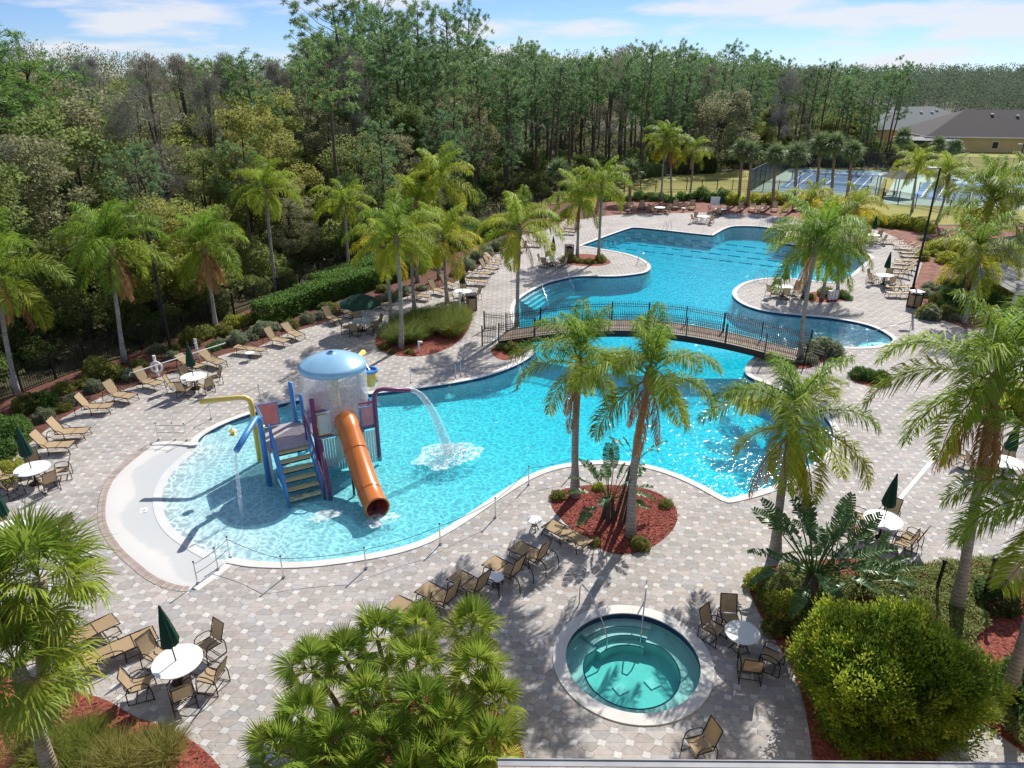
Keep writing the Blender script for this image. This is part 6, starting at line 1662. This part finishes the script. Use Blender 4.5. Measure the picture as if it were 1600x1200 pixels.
# left poles with bent spouts
part(MB().tube([(-1.5, 1.75, 0), (-1.5, 1.75, 2.55), (-1.53, 1.72, 2.7), (-1.62, 1.62, 2.76), (-2.05, .95, 2.6), (-2.5, .3, 2.4)], .1, 10), 'spout_pole', 'pole_blue', True)
part(MB().tube([(-1.48, 3.55, 0), (-1.48, 3.55, 2.45), (-1.52, 3.56, 2.62), (-1.64, 3.6, 2.72), (-1.85, 3.68, 2.74), (-3.1, 4.1, 2.68)], .095, 10), 'spout_pole', 'pole_yellow', True)
part(MB().lathe([(.0, 0), (.16, .02), (.05, .1), (.18, .2), (.04, .3), (0, .32)], 6, c=(-1.5, 1.9, 2.1)), 'pinwheel', 'pole_yellow')
part(MB().lathe([(.0, 0), (.14, .02), (.05, .08), (.15, .16), (0, .24)], 6, c=(-2.35, 2.3, 2.0)), 'pinwheel', 'pole_yellow')
# bucket and cannon at the back right
part(MB().tube([(2.5, 3.7, 2.4), (2.5, 3.75, 3.2), (2.55, 3.9, 3.35)], .06, 8), 'bucket_pole', 'pole_purple')
part(MB().tube([(2.2, 3.5, 3.25), (2.95, 4.15, 3.45)], .11, 10), 'water_cannon', 'pole_yellow', True)
part(MB().lathe([(.15, 2.42), (.30, 3.02), (.26, 3.02), (.12, 2.48), (0, 2.48)], 16, c=(2.85, 3.2, 0)), 'bucket', 'pole_yellow', True)
part(MB().lathe([(.305, 3.0), (.31, 3.09), (.25, 3.09), (.25, 2.99)], 16, c=(2.85, 3.2, 0)), 'bucket_rim', 'pole_blue')
part(MB().tube([(2.85, 3.2, 3.05), (2.72, 3.75, 3.38)], .02, 6), 'bucket_hanger', 'steel')
# stairs
nst = 6
for i in range(nst):
    z = (PF - .12) * (i + 1) / nst; y = .1 + i * .27
    part(MB().box((-.62, y + .13, z - .02), (1.12, .25, .04)), 'tread', 'tread')
    part(MB().box((-.62, y + .255, z - .12), (1.1, .02, .2)), 'riser', 'navy')
for s, x in (('l', -1.22), ('r', -.02)):
    b = MB(); b.add([(x - .02, 0, .0), (x - .02, 1.75, PF - .25), (x - .02, 1.75, PF + .02), (x - .02, 0, .3), (x + .02, 0, .0), (x + .02, 1.75, PF - .25), (x + .02, 1.75, PF + .02), (x + .02, 0, .3)], [(3, 2, 1, 0), (4, 5, 6, 7), (2, 3, 7, 6), (0, 1, 5, 4), (1, 2, 6, 5), (0, 4, 7, 3)]); part(b, 'stringer', 'pole_blue')
    part(MB().tube([(x, -.05, .0), (x, -.05, .85), (x, .05, 1.02), (x, 1.7, PF + .9), (x, 1.85, PF + .9), (x, 1.85, PF)], .035, 8), 'stair_rail', 'pole_blue' if s == 'l' else 'pole_purple', True)
    part(MB().tube([(x, .0, .55), (x, 1.75, PF + .45)], .02, 6), 'mid_rail', 'pole_blue')
    bal = MB().tube([(0, 0, 0), (0, 0, .72)], .014, 5).mesh('baluster', 'pole_blue')
    for i in range(7): inst('baluster', bal, pg, (x, .15 + i * .25, .3 + (PF - .3) * (i * .25 + .15) / 1.75 - .05))
part(MB().tube([(.15, -.1, 0), (.16, -.1, .5), (.2, .3, 1.0), (.28, 1.2, PF + .2)], .07, 10), 'curved_support', 'pole_purple', True)
# falling water: curtain under the dome, arching jets and foam
M_ = pg.matrix_world
def wthing(nm, b, m, label, kind=None):
    o = b.obj(nm, m, None, (O0.x, O0.y, -.38), (0, 0, R(28.3)), True); o.scale = (1.2,) * 3; return tag(o, label, 'water', kind=kind)
cur = MB(); n = 64; vs = []
for i in range(9):
    f = i / 8; z = DZ - f * (DZ - PF - .05); r = DR * (.985 - .03 * f)
    vs += [(dc[0] + r * math.cos(2 * math.pi * j / n), dc[1] + r * math.sin(2 * math.pi * j / n), z) for j in range(n)]
cur.add(vs, [(i * n + j, i * n + (j + 1) % n, (i + 1) * n + (j + 1) % n, (i + 1) * n + j) for i in range(8) for j in range(n)])
wthing('water_curtain', cur, 'falling_water', 'thin white curtain of water falling from the blue dome')
def jet(p, v, zend, r0, r1, nm, label):
    P, Rr = [], []; p, v = Vector(p), Vector(v); t = 0; T = (v.z + math.sqrt(v.z ** 2 + 2 * 9.8 * (p.z - zend))) / 9.8
    for i in range(15): t = T * i / 14; P.append(p + v * t + Vector((0, 0, -4.9 * t * t))); Rr.append(r0 + (r1 - r0) * i / 14)
    wthing(nm, MB().tube(P, Rr, 10, cap=False), 'jet_water', label); return P[-1]
e1 = jet((3.7, 1.2, 2.82), (1.5, -.95, .2), .22, .07, .2, 'water_jet', 'arching jet of water from the purple spout into the pool')
e2 = jet((-2.5, .3, 2.4), (-.3, -.5, -.2), .2, .03, .07, 'water_jet', 'thin trickle of water from the blue spout')
def foam(c, rx, ry, label):
    b = MB(); n = 28; vs = [(c[0], c[1], .245)]
    for k in (.5, 1.0):
        vs += [(c[0] + rx * k * math.cos(2 * math.pi * j / n) * (1 + .16 * math.sin(5 * j) * k), c[1] + ry * k * math.sin(2 * math.pi * j / n) * (1 + .16 * math.cos(7 * j) * k), .245 - .015 * k) for j in range(n)]
    b.add(vs, [(0, 1 + j, 1 + (j + 1) % n) for j in range(n)] + [(1 + j, 1 + n + j, 1 + n + (j + 1) % n, 1 + (j + 1) % n) for j in range(n)])
    wthing('water_splash', b, 'foam', label)
foam((e1.x, e1.y), 1.35, .95, 'white foam where the arching jet hits the pool'); foam((-.3, -1.3), .55, .3, 'small patch of foam before the stairs'); foam((1.2, -2.4), .6, .35, 'foam at the mouth of the orange slide')
# spray drops round the foam, too many to count
n = 900; a = RNG.uniform(0, 6.28, n); rr = RNG.random(n) ** .6 * .75; P = np.stack([e1.x + np.cos(a) * rr, e1.y + np.sin(a) * rr, .25 + RNG.random(n) ** 2 * .55 * (1 - rr)], 1)
V = blades(P, unit(n), .05, .035); o = inst('spray_drops', np_mesh('spray_drops', V, quads(V), 'panel_white'), None, (O0.x, O0.y, -.38), (0, 0, R(28.3)), 1.2); tag(o, 'spray of white drops over the foam', 'spray', kind='stuff')

# ------------------------------------------------------------------ houses beyond the courts
def house(p, rz, w, d, wall, ridge, roofc, label, wins=((), ()), over=.6):
    o = thing('house', (p.x, p.y, -.03), rz, label, 'house')
    MB().add([(-w/2, -d/2, 0), (w/2, -d/2, 0), (w/2, d/2, 0), (-w/2, d/2, 0), (-w/2, -d/2, wall), (w/2, -d/2, wall), (w/2, d/2, wall), (-w/2, d/2, wall)], [(0, 1, 5, 4), (1, 2, 6, 5), (2, 3, 7, 6), (3, 0, 4, 7)]).obj('wall', 'house_wall', o)
    W2, D2 = w / 2 + over, d / 2 + over; rl = max(0, w / 2 - d / 2)
    r = MB().add([(-W2, -D2, wall), (W2, -D2, wall), (W2, D2, wall), (-W2, D2, wall), (-rl, 0, ridge), (rl, 0, ridge)], [(0, 1, 5, 4), (1, 2, 5), (2, 3, 4, 5), (3, 0, 4), (3, 2, 1, 0)]).obj('roof', 'roof_shingle', o); r.color = (*roofc, 1)
    MB().box((0, -D2 - .03, wall - .1), (W2 * 2, .06, .22)).box((-W2 - .03, 0, wall - .1), (.06, D2 * 2, .22)).obj('fascia', 'white_paint', o)
    for x in wins[0]:
        f = MB().box((x, -d/2 - .03, 1.45), (1.3, .08, 1.5)).obj('window', 'white_paint', o); MB().box((x, -d/2 - .08, 1.45), (1.1, .04, 1.3)).obj('pane', 'glass_dark', f)
    for x, y in wins[1]:
        k = (ridge - wall) / D2; z = ridge - k * abs(y)
        MB().box((x, y, z + .12), (.6, .6, .3)).obj('roof_vent', 'white_paint', r)
    return o
A1, B1 = G(1448, 236), G(1640, 239); v = B1 - A1; rz = math.atan2(v.y, v.x); nrm = Vector((-math.sin(rz), math.cos(rz), 0))
house(A1.lerp(B1, .72) + nrm * 10, rz, 36, 20, 3.1, 8.2, (.075, .062, .070), 'yellow stucco house with dark hip roof beyond the lawn', ((-4.2, 3.5, 9), ((-3, -2), (2, -2.5), (5, -2))))
p = at_y(1452, 190, 196); house(Vector((p.x - 3, 199, 0)), .15, 31, 20, 3.1, 7.8, (.21, .25, .25), 'house with grey-green hip roof behind the yellow one', ((-6, 0),  ((0, -3), (3, -3), (5, -2))))
house(Vector((p.x - 2, 228, 0)), .3, 28, 20, 3.1, 9.0, (.16, .13, .14), 'house with brown-grey hip roof in the second row', ((), ((1, -3),)))
house(Vector((p.x + 11, 258, 0)), -.1, 27, 19, 3.1, 9.4, (.12, .10, .11), 'farthest small hip-roofed house among the trees', ((), ((2, -3),)))
lan = MB().add([(-6, -2.2, 2.5), (6, -2.2, 2.3), (6, 2.2, 2.9), (-6, 2.2, 2.9)], [(0, 1, 2, 3)])
q = A1.lerp(B1, .02) + Vector((-1, -1, 0)); o = thing('screen_porch', (q.x, q.y, 0), rz, 'dark screened porch with pale flat roof at the yellow house', 'porch'); r = lan.obj('roof', 'roof_shingle', o); r.color = (.34, .35, .36, 1)
MB().box((0, 0, 1.2), (11, 3.6, 2.4)).obj('screen', 'windscreen', o)

# ------------------------------------------------------------------ pavilion at the right edge
pv = G(1600, 520); 
def hip(p, rz, w, d, wall, ridge, label, nm='pavilion'):
    o = thing(nm, (p.x, p.y, 0), rz, label, 'pavilion', None)
    r = thing('roof', (0, 0, 0)); r.parent = o
    W2, D2 = w / 2, d / 2; rl = max(.2, W2 - D2); n = 9
    faces = [((-W2, -D2), (W2, -D2), (-rl, 0), (rl, 0)), ((W2, D2), (-W2, D2), (rl, 0), (-rl, 0)), ((W2, -D2), (W2, D2), (rl, 0), (rl, 0)), ((-W2, D2), (-W2, -D2), (-rl, 0), (-rl, 0))]
    for a, b_, c, d_ in faces:
        a, b_, c, d_ = (Vector((*a, wall)), Vector((*b_, wall)), Vector((*c, ridge)), Vector((*d_, ridge)))
        for i in range(n):
            t0, t1 = i / n, (i + 1) / n; P = [a.lerp(c, t0), b_.lerp(d_, t0), b_.lerp(d_, t1), a.lerp(c, t1)]
            up = Vector((0, 0, .028)); P[0] = P[0] + up; P[1] = P[1] + up
            x = MB().add(P + [p_ - Vector((0, 0, .04)) for p_ in P], [(0, 1, 2, 3), (1, 0, 4, 5), (7, 6, 5, 4)]).obj('shingle_course', 'roof_shingle', r); x.color = (.42, .42, .43, 1)
    ps = MB().box((0, 0, wall / 2), (.2, .2, wall)).mesh('post', 'white_paint')
    for x in (-W2 + .5, W2 - .5):
        for y in (-D2 + .5, D2 - .5): inst('post', ps, o, (x, y, 0))
    MB().box((0, -D2 + .5, wall - .15), (w - .8, .14, .26)).box((0, D2 - .5, wall - .15), (w - .8, .14, .26)).obj('beam', 'white_paint', o)
e = at_y(1553, 432, 53.4); hip(Vector((e.x + 4.0, 55.8, 0)), -.12, 7, 6, 2.7, 4.2, 'small grey shingled pavilion at the right edge behind the palm')
e = at_y(1552, 470, 46.2); hip(Vector((e.x + 4.3, 47.4, 0)), -.12, 7.5, 6, 2.6, 4.0, 'nearer grey shingled pavilion roof beside the drooping palm')

# ------------------------------------------------------------------ roof edge of the building in the foreground
z = 3.3; e0, e1_ = G(778, 1187, z), G(1650, 1194, z); v = e1_ - e0; rz = math.atan2(v.y, v.x); L_ = v.length + 14
ro = thing('clubhouse', (e0.x, e0.y, 0), rz, 'clubhouse roof edge with pale metal gutter at the bottom', 'building')
MB().box((L_ / 2, -.07, z - .04), (L_, .14, .1)).box((L_ / 2, .0, z + .02), (L_, .02, .03)).obj('gutter', 'gutter', ro)
sh = MB().box((0, 0, 0), (.32, .36, .02)).mesh('roof_tile', 'brick')
for i in range(int(24 / .33)):
    for j in range(3): inst('roof_tile', sh, ro, (.17 + i * .33 + (.16 if j % 2 else 0), -.33 - j * .3, z + .02 + j * .05), (R(-9), 0, 0))
MB().add([(0, -.15, z - .02), (L_, -.15, z - .02), (L_, -4.5, z + .9), (0, -4.5, z + .9)], [(3, 2, 1, 0)]).obj('roof_deck', 'roof_shingle', ro)
MB().box((L_ / 2, -2.6, z / 2), (L_ - .6, 4.2, z - .2)).obj('wall', 'house_wall', ro)
